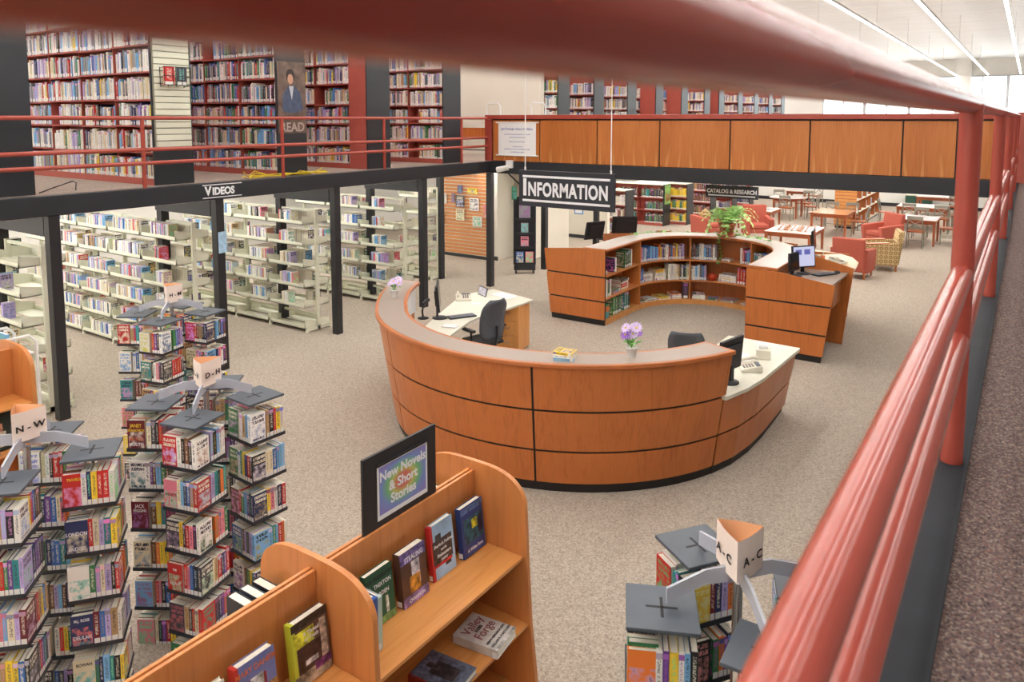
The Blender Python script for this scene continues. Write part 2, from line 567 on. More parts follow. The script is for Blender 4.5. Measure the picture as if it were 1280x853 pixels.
slab('floor', -18, 3, -9, 34.2, -0.06, 0, 'carpet')
slab('floor_upper_side', -18, -9.3, -9, 12.75, 2.47, ZM, 'carpet_up')
slab('floor_upper_far', -18, -0.13, 12.8, 40.2, 2.47, ZM, 'carpet_up')
slab('floor_walkway', -0.083, 3, -9, 40.2, 2.47, ZM, 'carpet_walk')
slab('ceiling_under_side', -18, -9.3, -9, 12.75, 2.44, 2.468, 'white')
slab('ceiling_under_far', -18, -0.13, 12.85, 34.0, 2.44, 2.468, 'white')
slab('ceiling', -18.2, 3.2, -9, 40.2, CEIL, CEIL + 0.1, 'ceiling')
slab('wall_side', -18.2, -18, -9, 40.2, -0.05, CEIL, 'whitewall')
slab('wall_right', 3, 3.2, -9, 40.2, -0.05, CEIL, 'wall_side')
slab('wall_near', -18.2, 3.2, -9.2, -9, -0.05, CEIL, 'whitewall')
slab('wall_far_lower', -18, 3, 34.0, 34.2, 0, 2.47, 'whitewall')
slab('baseboard_far', -18, 3, 33.97, 34.0, 0, 0.14, 'black')
slab('wall_stair_upper', -18, -9.75, 15.45, 15.6, ZM, CEIL, 'wall')
slab('wall_stair_lower', -14.6, -11.35, 17.6, 17.75, 0, 2.44, 'wall')
slab('wall_behind_desk', -11.6, -10.05, 19.6, 19.75, 0, 2.44, 'wall')
slab('baseboard_desk', -11.6, -10.05, 19.57, 19.6, 0, 0.1, 'endgrey')
slab('wall_stub', -11.05, -10.9, 15.25, 17.6, 0, 2.44, 'wall')
slab('baseboard_stub', -11.07, -10.88, 15.23, 15.25, 0, 0.1, 'endgrey')

# upper far wall with its window band
slab('wall_far_sill', -18, 3, 40.0, 40.2, ZM, 3.72, 'whitewall')
slab('wall_far_head', -18, 3, 40.0, 40.2, 5.5, CEIL, 'whitewall')
slab('wall_far_solid', -18, -8.6, 40.0, 40.2, 3.72, 5.5, 'whitewall')
for i in range(6):
    x0 = -8.6 + i * 1.93
    w = bpy.data.objects.new('window_%d' % (i + 1), None)
    link(w)
    w.location = (x0, 40.1, 3.72)
    w['kind'] = 'structure'
    fr = MB()
    fr.box(0, 0.06, -0.08, 0.08, 0, 1.78).box(1.87, 1.93, -0.08, 0.08, 0, 1.78)
    fr.box(0.06, 1.87, -0.08, 0.08, 0, 0.06).box(0.06, 1.87, -0.08, 0.08, 1.72, 1.78)
    fr.box(0.94, 0.99, -0.06, 0.06, 0.06, 1.72)
    fr.build('window_frame', M['window_frame'], w)
    for k in (0, 1):
        MB().box(0.06 + 0.93 * k, 0.94 + 0.93 * k, -0.006, 0.006, 0.06, 1.72).build('pane', M['glass'], w)
for i, x in enumerate((-2.55, 1.4)):
    slab('trim_%d' % (20 + i), x - 0.28, x + 0.28, 39.3, 39.9, ZM, CEIL, 'whitewall')

# ceiling lamps: continuous slots at 1.2 m spacing
for k in range(15):
    x = 1.97 - 1.2 * k
    ya = -8.5
    a = thing('ceiling_lamp', '%s slim white ceiling lamp strip counted across from the walkway wall' % ordinal(k + 1), 'lamp', (x, 0, 5.5), 0, 'linear ceiling lamps')
    MB().box(-0.032, 0.032, ya, 39.5, 0.0, 0.05).build('housing', M['white'], a)
    MB().box(-0.025, 0.025, ya, 39.5, 0.0505, 0.055).build('upper_diffuser', M['strip_up'], a)
    for y in (-7, -2, 3, 8, 13, 18, 23, 28, 33, 38):
        MB().rod((0, y, 0.05), (0, y, CEIL - 5.5), 0.006, 0.006, 6).build('suspension_rod', M['white'], a)
    MB().box(-0.026, 0.026, ya, 39.5, -0.006, -0.0005).build('diffuser', M['strip'], a)
n_under = 0
for y in (-5.6, -3.5, -1.3, 0.9, 3.0, 5.15, 7.35, 9.5, 11.65):
    MB().box(-17, -9.9, y - 0.06, y + 0.06, 2.425, 2.439).build('trim_lamp', M['under'])['kind'] = 'structure'
for x in (-13.5, -11.0, -8.6, -6.2, -3.8, -1.4):
    MB().box(x - 0.06, x + 0.06, 13.6, 33.4, 2.425, 2.439).build('trim_lamp', M['under'])['kind'] = 'structure'

# edge beams
struct(MB().box(-9.4, -9.25, -9, 12.85, 2.45, ZM + 0.012).build('trim_1', M['beam'], None, 0.006))
struct(MB().box(-9.25, -0.13, 12.7, 12.85, 2.44, 2.69).build('trim_2', M['beam'], None, 0.006))
struct(MB().box(-0.175, -0.084, -9, 40, 2.5, ZM + 0.004).box(-0.092, -0.083, -9, 40, ZM, ZM + 0.012).build('trim_3', M['plate']))
for i, y in enumerate((4.13, 6.3, 8.47, 10.64)):
    struct(MB().box(-10.8, -9.41, y - 0.06, y + 0.06, 2.2, 2.438).build('trim_%d' % (4 + i), M['beam']))
for i, y in enumerate((4.13, 6.3, 8.47, 10.64, 12.79)):
    where = ('behind the card spinner lettered N to W', 'under the VIDEOS sign', 'at the end of the middle video shelf', 'behind the desk monitor', 'by the slatwall display')[i]
    p = MB().box(-0.062, 0.062, -0.062, 0.062, 0, 2.449)
    p = p.build('steel_post', M['black'], None, 0.004, (-9.33, y, 0))
    tag(p, 'black square steel post ' + where, 'post', 'steel posts along the mezzanine edge')
    q = MB().box(-0.062, 0.062, -0.062, 0.062, 0, 2.199 if y < 12 else 2.438).build('steel_post', M['black'], None, 0, (-10.7, y, 0))
    tag(q, 'black inner post behind the one ' + where, 'post', 'steel posts inside the video stacks')
for (x, y, lb) in ((-9.35, 15.0, 'black steel post standing before the white wall near the back desk'), (-9.35, 17.6, 'black steel post close to the two desk monitors')):
    tag(MB().box(-0.062, 0.062, -0.062, 0.062, 0, 2.438).build('steel_post', M['black'], None, 0, (x, y, 0)), lb, 'post')

# far parapet: black backing, wood panels, coral cap
par = struct(MB().box(-9.25, -0.13, 12.76, 12.84, 2.69, 3.56).build('wall_parapet', M['kick']))
edges = [-9.22, -8.06, -6.77, -5.5, -4.21, -2.91, -1.57, -0.86, -0.14]
for a, b in zip(edges[:-1], edges[1:]):
    MB().box(a + 0.012, b - 0.012, 12.735, 12.76, 2.7, 3.535).build('panel', M['wood_panel'], par, 0.003)
MB().box(-9.4, -0.13, 12.7, 12.9, 3.56, 3.645).build('cap_rail', M['red'], par, 0.008)
MB().box(-9.4, -9.24, 12.7, 12.88, 2.692, 3.558).build('corner_post', M['red'], par, 0.006)
slab('wall_guard', -0.15, 3.0, 12.62, 12.69, ZM, 3.66, 'redsteel')

# railings
def railing(label, x, y0, y1, posts, top, r, rt):
    t = thing('railing', label, 'railing', (x, 0, ZM))
    for y in posts:
        b = MB().rod((0, y, 0), (0, y, top - ZM), r, r, 20)
        b.build('post', M['red'], t)
    MB().rod((0, y0, top - ZM), (0, y1, top - ZM), rt, rt, 32).build('top_rail', M['red'], t)
    for z in (3.173, 3.0):
        MB().rod((0, y0, z - ZM), (0, y1, z - ZM), r, r, 28).build('middle_rail', M['red'], t)
    return t
railing('coral red pipe railing along the speckled carpet walkway', -0.122, -2.4, 12.6, [-2.2, 0.0 - 0.02, 2.22, 4.46, 6.69, 8.92, 11.15], 3.607, 0.0265, 0.0245)
railing('coral red pipe railing edging the mezzanine above the video shelves', -9.33, -1.5, 12.69, [0.9, 3.1, 5.27, 7.45, 9.64, 11.83], 3.578, 0.026, 0.026)

slab('wall_stair_side', -10.35, -10.25, 15.9, 17.7, 0, 2.44, 'wall')
# stairs behind the slatwall
st = bpy.data.objects.new('floor_stairs', None)
link(st)
st['kind'] = 'structure'
for k in range(6):
    y0 = 15.95 + 0.27 * k
    MB().box(-10.89, -10.36, y0, 17.6, 0.175 * k, 0.175 * (k + 1)).build('step', M['carpet_up'], st)
    MB().box(-10.89, -10.36, y0 - 0.015, y0 + 0.03, 0.175 * (k + 1), 0.175 * (k + 1) + 0.012).build('nosing', M['endgrey'], st)
hr = thing('handrail', 'dark sloping handrail above the stair steps', 'handrail', (-10.88, 15.7, 0))
MB().tube([(0.02, -0.3, 2.35), (0.2, 0.3, 1.85), (0.46, 0.6, 1.75)], 0.02, 8).build('grip', M['black'], hr)
MB().rod((0.46, 0.6, 1.3), (0.46, 0.6, 1.76), 0.014).build('bracket', M['black'], hr)
# stairhead on the upper level
sh = thing('stair_guard', 'thin black stair guard with brown board before the white wall', 'railing', (-10.6, 14.5, ZM))
g_ = MB().rod((-1.2, 0, 0.93), (1.2, 0, 0.93), 0.012).rod((-1.2, 0, 0.15), (1.2, 0, 0.15), 0.012)
for x in (-1.2, 0.1, 1.2):
    g_.rod((x, 0, 0), (x, 0, 0.93), 0.012)
g_.build('frame', M['black'], sh)
MB().box(-1.18, 1.18, -0.02, 0.0, 0.42, 0.68).build('board', M['wood'], sh)

# ================================================================ BOOKS: one shared mesh, real copies
def book_mesh(name, mats, proud):
    """unit book: spine at y=0 facing -Y, thickness along X, standing on z=0"""
    b = MB()
    t = 0.09
    b.box(-0.5, -0.5 + t, 0, 1, 0, 1, 0)
    b.box(0.5 - t, 0.5, 0, 1, 0, 1, 0)
    b.box(-0.5 + t, 0.5 - t, 0, 0.05, 0, 1, 0)
    b.box(-0.5 + t, 0.5 - t, 0.05, 1 - proud, proud * 0.6, 1 - proud, 1)
    return b.mesh(name, mats)
ME_BOOK = book_mesh('book', [M['cover'], M['pages']], 0.03)
ME_TITLED = book_mesh('paperback', [M['cover_titled'], M['pages']], 0.006)
TITLES = {}
ME_POCKET = book_mesh('paperback', [M['cover'], M['pages']], 0.006)
ME_CASE = book_mesh('disc_case', [M['case'], M['paper']], 0.004)

PAL = dict(
    white=(232, 230, 224), cream=(222, 210, 180), black=(30, 30, 34), navy=(34, 46, 92), blue=(54, 104, 178), sky=(120, 176, 220),
    red=(190, 40, 38), maroon=(110, 30, 40), orange=(226, 120, 48), yellow=(238, 204, 60), green=(52, 120, 74), teal=(40, 128, 132),
    purple=(104, 62, 140), lilac=(176, 160, 208), brown=(110, 72, 46), tan=(184, 150, 106), grey=(138, 140, 144), pink=(226, 132, 150), charcoal=(66, 66, 72))
MIX_HARD = 'white white white white white white white white cream cream cream grey grey sky sky blue navy red green tan charcoal black lilac lilac white cream white yellow'.split()
MIX_DISC = 'white white white white white white white cream cream sky sky blue grey lilac lilac grey black red pink tan white cream'.split()
MIX_POCKET = 'white cream black navy blue sky red red maroon orange yellow green teal purple lilac brown tan pink charcoal black white'.split()

pool = {'hard': [], 'disc': [], 'pocket': []}

def want(kind, Mx, size, colour, label, group):
    pool[kind].append((Mx, size, colour, label, group))

def place(kind_name, me, Mx, size, colour, label, cat, group):
    o = bpy.data.objects.new(kind_name, me)
    COL.objects.link(o)
    o.matrix_world = Mx @ Matrix.Diagonal((size[0], size[1], size[2], 1))
    c = srgb(PAL[colour])
    j = 0.95 + 0.4 * random.random()
    o.color = (min(1, c[0] * j), min(1, c[1] * j), min(1, c[2] * j), 1)
    tag(o, label, cat, group)
    return o

def stuff_books(name, items, label):
    vs, fs, cols, uvs, mi = [], [], [], [], []
    for Mx, (t, w, h), colour, _, _ in items:
        c = srgb(PAL[colour])
        j = 0.92 + 0.4 * random.random()
        c = (min(1, c[0] * j), min(1, c[1] * j), min(1, c[2] * j), 1)
        b = len(vs)
        for x, y, z in ((-.5, 0, 0), (.5, 0, 0), (.5, 1, 0), (-.5, 1, 0), (-.5, 0, 1), (.5, 0, 1), (.5, 1, 1), (-.5, 1, 1)):
            vs.append(tuple(Mx @ Vector((x * t, y * w, z * h))))
        for f, u, m in (((0, 1, 5, 4), ((0, 0), (1, 0), (1, 1), (0, 1)), 0), ((1, 2, 6, 5), ((2, 0), (2.99, 0), (2.99, 1), (2, 1)), 0), ((3, 0, 4, 7), ((2.99, 0), (2, 0), (2, 1), (2.99, 1)), 0), ((4, 5, 6, 7), ((0, 0),) * 4, 1), ((2, 3, 7, 6), ((0, 0),) * 4, 1)):
            fs.append(tuple(b + i for i in f))
            uvs += u
            cols += [c] * 4
            mi.append(m)
    me = bpy.data.meshes.new(name)
    me.from_pydata(vs, [], fs)
    me.materials.append(M['cover_many'])
    me.materials.append(M['pages'])
    me.polygons.foreach_set('material_index', mi)
    uv = me.uv_layers.new(name='UV')
    uv.data.foreach_set('uv', [q for p in uvs for q in p])
    ca = me.color_attributes.new('Col', 'FLOAT_COLOR', 'CORNER')
    ca.data.foreach_set('color', [q for p in cols for q in p])
    me.update()
    o = bpy.data.objects.new(name, me)
    COL.objects.link(o)
    o['kind'] = 'stuff'
    o['label'] = label
    return o

def row(kind, x0, x1, y, z, wdep, hmin, hmax, tmin, tmax, mixn, fill, fmt, group, lean=0.0, rz=0.0):
    """a row of upright books with spines at depth y facing -Y, counted from its +X end"""
    x = x1
    end = x1 - (x1 - x0) * fill
    n = 0
    run = 0
    c = random.choice(mixn)
    while True:
        t = random.uniform(tmin, tmax)
        if x - t < end:
            break
        if run <= 0:
            c = random.choice(mixn)
            run = random.choice((0, 0, 0, 1, 2))
        run -= 1
        n += 1
        h = random.uniform(hmin, hmax)
        yy = y + random.uniform(0, 0.02)
        want(kind, T(x - t / 2, yy, z + 0.001) @ RZ(rz), (t * 0.94, wdep * random.uniform(0.9, 1.0), h), c, fmt(c, n), group)
        x -= t

# ================================================================ VIDEO SHELVES under the side mezzanine
VID_Z = [0.06, 0.41, 0.755, 1.10, 1.46, 1.82]
def video_range(yc, xe, bays, label, where, full, rear=0.96):
    t = thing('video_shelf', label, 'shelving', (0, yc, 0))
    BAY = 0.95
    for k in range(bays + 1):
        x = xe - BAY * k - 0.02
        b = MB().cb((x, 0, 1.04), (0.04, 0.06, 2.04))
        b.cb((x, 0, 0.05), (0.04, 0.52, 0.06))
        for s in (-1, 1):
            b.cb((x, s * 0.24, 0.01), (0.05, 0.05, 0.02))
        b.build('upright', M['cream'], t)
    for k in range(bays):
        x1 = xe - BAY * k - 0.045
        x0 = xe - BAY * (k + 1) + 0.005
        for s in (-1, 1):
            for i, z in enumerate(VID_Z):
                b = MB()
                ya, yb = (s * 0.03, s * 0.265)
                y0, y1 = min(ya, yb), max(ya, yb)
                b.box(x0, x1, y0, y1, z, z + 0.012)
                yl = yb - s * 0.012
                b.box(x0, x1, min(yl, yb), max(yl, yb), z, z + 0.062)
                for xx in (x0, x1 - 0.012):
                    b.hexa([(xx, y0, z), (xx + 0.012, y0, z), (xx + 0.012, y1, z), (xx, y1, z)],
                           [(xx, y0, z + (0.07 if s > 0 and False else 0.15)), (xx + 0.012, y0, z + 0.15), (xx + 0.012, y1, z + 0.1), (xx, y1, z + 0.1)])
                b.build('shelf_tray', M['cream'], t)
        for z in (0.25, 2.03):
            MB().cb(((x0 + x1) / 2, 0, z), (x1 - x0, 0.03, 0.04)).build('cross_bar', M['cream'], t)
        for i, z in enumerate(VID_Z):
            if i == 0:
                if random.random() < 0.85:
                    continue
            f = full(k, i)
            tier = ('base', 'lowest', 'second', 'third', 'fourth', 'top')[i]
            if f > 0:
                fmt = lambda c, n, tier=tier, k=k: '%s disc case, %s on %s tray, %s bay, %s' % (c, ordinal(n), tier, ordinal(k + 1), where)
                row('disc', x0 + 0.02, x1 - 0.02 - (1 - f) * (x1 - x0) * (0.85 if k == 0 else random.random() * 0.4), yc - 0.262 + 0.02, z + 0.012, 0.15, 0.2, 0.215, 0.017, 0.034, MIX_DISC, f, fmt, 'disc cases on the video shelves')
            # cases facing the far aisle: their dark backs are seen through the shelves
            x = x1 - 0.05 - random.random() * 0.3
            while x > x0 + 0.1 and random.random() < rear:
                tt = random.uniform(0.02, 0.04)
                pool['disc'].append((T(x, yc + 0.03 + 0.16, z + 0.014) @ RZ(pi), (tt, 0.15, 0.2), random.choice('black black charcoal red navy white black'.split()), None, None))
                x -= tt
    return t

video_range(8.45, -9.76, 4, 'cream steel video shelf in the bay between the VIDEOS sign and the desk monitor', 'shelf between sign and desk', lambda k, i: [0, .45, .6, .55, .5, .62][i] if k == 0 else random.uniform(.5, .8))
video_range(6.32, -9.95, 5, 'long cream steel video shelf ending at the post under the VIDEOS sign', 'shelf under the VIDEOS sign', lambda k, i: [0, .35, .55, .5, .4, .75][i] if k == 0 else random.uniform(.7, .97))
video_range(10.62, -9.76, 3, 'cream steel video shelf behind the desk monitor and lilac pot plant', 'shelf behind the desk monitor', lambda k, i: [0, .5, .6, .55, .5, .5][i])
video_range(4.15, -9.62, 2, 'cream steel video shelf beside the white book cart, nearly empty', 'shelf beside the white cart', lambda k, i: [0, .3, .35, .3, .25, 0][i], 0.5)
video_range(12.75, -10.72, 1, 'cream steel shelf end standing by the slatwall display', 'shelf by the slatwall', lambda k, i: 0)

# ================================================================ BOOK STACKS on the mezzanine
def end_panel(t, x, w, z0, z1, mat='endgrey'):
    MB().box(x - 0.03, x, -0.005, w + 0.005, z0, z1).build('end_panel', M[mat], t, 0.004)

def stack(name, label, where, xe, yf, bays, z0, levels, dz, w, mixn, kind, group, red_end=0.0, only=None, hb=(0.235, 0.31), height=None, fill=(0.93, 1.0), tb=(0.02, 0.05), canopy=None):
    t = thing(name, label, 'shelving', (0, yf, z0))
    H = height or (levels * dz + 0.12)
    end_panel(t, xe, w, 0, H)
    if red_end:
        MB().box(xe - 0.03 - red_end, xe - 0.032, 0.0, w, 0, H - 0.02).build('steel_bay', M['redsteel'], t, 0.004)
        xe = xe - red_end
    BAY = 0.94
    xl = xe - 0.03 - BAY * bays
    MB().box(xl, xe - 0.032, w * 0.5 - 0.01, w * 0.5 + 0.01, 0.06, H - 0.02).build('back_sheet', M['redsteel'], t)
    MB().box(xl, xe - 0.032, 0.0, w, 0.0, 0.09).build('base', M['redsteel'], t)
    MB().box(xl, xe - 0.032, -0.01, w + 0.01, H - 0.02, H + 0.01).build('canopy', M[canopy or 'redsteel'], t)
    for k in range(bays):
        x1 = xe - 0.03 - BAY * k
        x0 = x1 - BAY
        MB().box(x0, x0 + 0.012, 0.02, w - 0.02, 0.09, H - 0.02).build('upright', M['redsteel'], t)
        for i in range(levels):
            if only is not None and i not in only:
                continue
            z = 0.09 + dz * i
            step = 0.0 if (k + i) % 3 else 0.012
            if i:
                MB().box(x0 + 0.0125, x1 - 0.0005, 0.0, w * 0.5 - 0.012, z - 0.02 - step, z - step).build('shelf', M['redsteel'], t)
            tier = ordinal(i + 1)
            fmt = lambda c, n, k=k, tier=tier: '%s hardback, %s on %s shelf up, %s bay, %s' % (c, ordinal(n), tier, ordinal(k + 1), where)
            row(kind, x0 + 0.014, x1 - 0.002, yf + 0.006, z0 + z + 0.001 - step, w * 0.5 - 0.05, hb[0], min(hb[1], dz - 0.04), tb[0], tb[1], mixn if not isinstance(mixn, list) or not isinstance(mixn[0], list) else mixn[i % len(mixn)], random.uniform(*fill) if random.random() > 0.12 else 0.72, fmt, group)
    return t

GH = 'hardbacks in the mezzanine stacks'
nm = 'book_stack'
stack(nm, 'book stack whose charcoal end panel is cropped by the photo edge', 'cropped stack', -9.65, 3.56, 1, ZM, 7, 0.36, 0.55, MIX_HARD, 'hard', GH, 0, [])
t2 = stack(nm, 'coral shelved book stack with a cream slatwall on its end', 'slatwall stack', -9.65, 5.6, 5, ZM, 7, 0.36, 0.57, MIX_HARD, 'hard', GH)
t3 = stack(nm, 'coral shelved book stack with the READ poster on its end', 'poster stack', -9.65, 7.62, 5, ZM, 7, 0.36, 0.57, ['navy', 'green', 'white', 'teal', 'black', 'grey', 'red', 'blue', 'cream', 'charcoal', 'white', 'sky'], 'hard', GH)
t4 = stack(nm, 'book stack with a plain coral steel bay beside its charcoal end', 'plain bay stack', -9.65, 9.56, 4, ZM, 7, 0.36, 0.57, MIX_HARD, 'hard', GH, 0.43)
t5 = stack(nm, 'book stack last before the white stair wall', 'stairwell stack', -9.65, 11.66, 4, ZM, 7, 0.36, 0.55, MIX_HARD, 'hard', GH)
far_fronts = [15.68, 17.5, 19.5, 21.45, 23.5, 25.6, 27.1, 29.3, 31.4, 33.5, 35.5]
for i, yf in enumerate(far_fronts):
    stack(nm, 'far book stack above the wood parapet, %s from the stair wall' % ordinal(i + 1), '%s far stack' % ordinal(i + 1), -9.4, yf, 3 if i < 5 else 2, ZM, 7, 0.36, 0.55, MIX_HARD, 'hard', GH, 0.5 if i in (3, 4, 6) else 0, [2, 3, 4])

# small white number plates on the end panels
for t, z in ((t3, 2.13), (t4, 2.13), (t5, 2.13)):
    MB().box(-9.648, -9.644, 0.14, 0.42, z, z + 0.1).build('number_plate', M['signwhite'], t)
    for q in (0.025, 0.06):
        MB().box(-9.6441, -9.6435, 0.17, 0.39, z + q, z + q + 0.014).build('plate_lettering', M['greyink'], t)

# slatwall on the second stack's end: slats picked apart one by one
fr = MB()
MB().box(-9.649, -9.64, 0.015, 0.555, 0.5, 1.985).build('slatwall_back', plain('slat_groove', (150, 148, 130), 0.6), t2)
for k in range(17):
    z = 0.52 + k * 0.0855
    MB().box(-9.64, -9.622, 0.03, 0.54, z, z + 0.074).build('slat', M['cream'], t2, 0.004, seg=1)
wb = thing('wire_basket', 'black wire basket of leaflets hung on the cream slatwall', 'basket', (-9.62, 5.88, 4.0))
b = MB()
for z in (0.0, 0.12, 0.24):
    b.tube([(0, -0.17, z), (0.14, -0.19, z + 0.02), (0.14, 0.19, z + 0.02), (0, 0.17, z)], 0.005, 5)
for y in (-0.17, -0.06, 0.06, 0.17):
    b.tube([(0.0, y, 0.26), (0.01, y, 0.0), (0.14, y * 1.1, 0.02), (0.14, y * 1.1, 0.26)], 0.005, 5)
b.build('wire', M['black'], wb)
for y, c, lb in ((-0.09, 'red', 'red leaflet in the wire basket'), (0.09, 'charcoal', 'charcoal leaflet in the wire basket')):
    place('leaflet', ME_BOOK, T(-9.53, 5.88 + y, 4.02) @ RZ(pi / 2), (0.15, 0.02, 0.24), c, lb, 'leaflet', None)

# READ poster
po = thing('poster', 'brown READ poster of a person in a denim jacket on a charcoal panel', 'poster', (-9.642, 7.905, 3.36))
PM = Matrix(((0, 0, 1, 0), (1, 0, 0, 0), (0, 1, 0, 0), (0, 0, 0, 1)))      # text plane facing +X
MB().box(-0.003, 0.003, -0.27, 0.27, -0.02, 1.1).build('sheet', plain('brown_print', (104, 84, 74), 0.35, 0, 0.5, 6), po)
def flat(pts, x, mat, nm_):
    b = MB()
    b.add([(x, y, z) for y, z in pts] + [(x - 0.001, y, z) for y, z in pts], [tuple(range(len(pts))), tuple(range(2 * len(pts) - 1, len(pts) - 1, -1))])
    return b.build(nm_, mat, po)
ell = lambda cy, cz, ry, rz_, n=14: [(cy + ry * cos(2 * pi * i / n), cz + rz_ * sin(2 * pi * i / n)) for i in range(n)]
flat(ell(-0.02, 0.88, 0.085, 0.11), 0.0045, plain('print_hair', (48, 34, 30), 0.4), 'printed_hair')
flat([(-0.19, 0.34), (-0.17, 0.58), (-0.07, 0.72), (0.07, 0.72), (0.17, 0.62), (0.22, 0.36), (0.1, 0.3), (-0.1, 0.3)], 0.004, plain('print_denim', (66, 78, 104), 0.4, 0, 0.3, 12), 'printed_jacket')
flat([(-0.05, 0.72), (0.04, 0.72), (0.0, 0.5)], 0.005, plain('print_shirt', (190, 190, 200), 0.4), 'printed_shirt')
flat(ell(-0.02, 0.83, 0.055, 0.08), 0.0055, plain('print_skin', (196, 146, 120), 0.4), 'printed_face')
text('lettering', 'READ', 0.2, plain('print_letters', (186, 168, 160), 0.4), po, T(0.005, 0, 0.07) @ PM, 0.0005, 0.004, 0.95)

# low counter-height stacks on the ground floor below the far mezzanine
GL = 'books in the low coral stacks'
lows = [(-10.0, 20.72, ['white', 'cream', 'grey', 'maroon', 'white'], 'behind the two desk monitors'),
        (-9.87, 23.3, ['black', 'green', 'charcoal', 'black', 'teal'], 'with the green flyer on its end'),
        (-9.33, 24.0, ['yellow', 'yellow', 'yellow', 'green'], 'holding the yellow bound volumes'),
        (-9.4, 26.5, ['brown', 'black', 'tan', 'brown', 'maroon'], 'holding the brown bindings'),
        (-9.3, 28.6, ['white', 'red', 'navy', 'grey'], 'behind the round table'),
        (-9.3, 30.8, ['grey', 'navy', 'red', 'white'], 'farthest under the parapet')]
for xe, yf, mx, wh in lows:
    stack('low_book_stack', 'low coral steel book stack ' + wh, 'low stack ' + wh, xe, yf, 2, 0, 3, 0.42, 0.56, mx, 'hard', GL, 0, None, (0.24, 0.33), 1.38, (0.8, 0.97), (0.04, 0.08), 'lamwhite')
fl = thing('flyer', 'bright green flyer taped on the end of a low stack', 'flyer', (-9.858, 23.58, 0.72))
MB().box(0, 0.004, -0.24, 0.24, 0, 0.64).build('sheet', plain('green_print', (126, 170, 96), 0.4, 0, 0.55, 7), fl)
MB().box(0.0041, 0.005, -0.16, 0.18, 0.1, 0.34).build('picture', plain('mixed_print', (150, 110, 70), 0.4, 0, 0.8, 14), fl)

# ================================================================ PAPERBACK SPINNERS
SP_SIDE = 0.272
# covers that can be read in the photograph: (rack, tower, tier, side) -> colour, lines, lettering colour
SPEC = {('D - H', 0, 0, 0): ('maroon', [('JANET', .82, .034, 'yellow'), ('EVANOVICH', .66, .024, 'yellow'), ('MOTOR', .36, .032, 'orange'), ('MOUTH', .18, .032, 'signwhite')]),
        ('D - H', 0, 2, 0): ('maroon', [('JACK', .84, .034, 'signwhite'), ('HIGGINS', .68, .028, 'signwhite')]),
        ('D - H', 1, 3, 0): ('red', [('THE', .78, .02, 'signwhite'), ('RECRUIT', .3, .026, 'signwhite')]),
        ('D - H', 1, 1, 0): ('pink', [('HEARTS', .5, .028, 'red')]),
        ('D - H', 1, 5, 0): ('green', [('DARK', .8, .03, 'cream'), ('HORSE', .66, .03, 'cream')]),
        ('N - W', 0, 1, 0): ('navy', [('LONDON', .62, .03, 'signwhite'), ('BRIDGES', .18, .028, 'signwhite')]),
        ('N - W', 0, 3, 0): ('navy', [('M.J. ROSE', .84, .024, 'signwhite'), ('DELILAH', .3, .03, 'signwhite'), ('COMPLEX', .12, .026, 'teal')]),
        ('N - W', 0, 2, 0): ('white', []), ('N - W', 0, 0, 0): ('red', [('TRAVELS', .84, .022, 'yellow')]),
        ('N - W', 0, 4, 0): ('cream', [('ROWAN', .84, .026, 'ink')]), ('A - C', 0, 0, 1): ('orange', [('WALLY\'S', .26, .026, 'signwhite'), ('WORLD', .13, .026, 'signwhite')])}
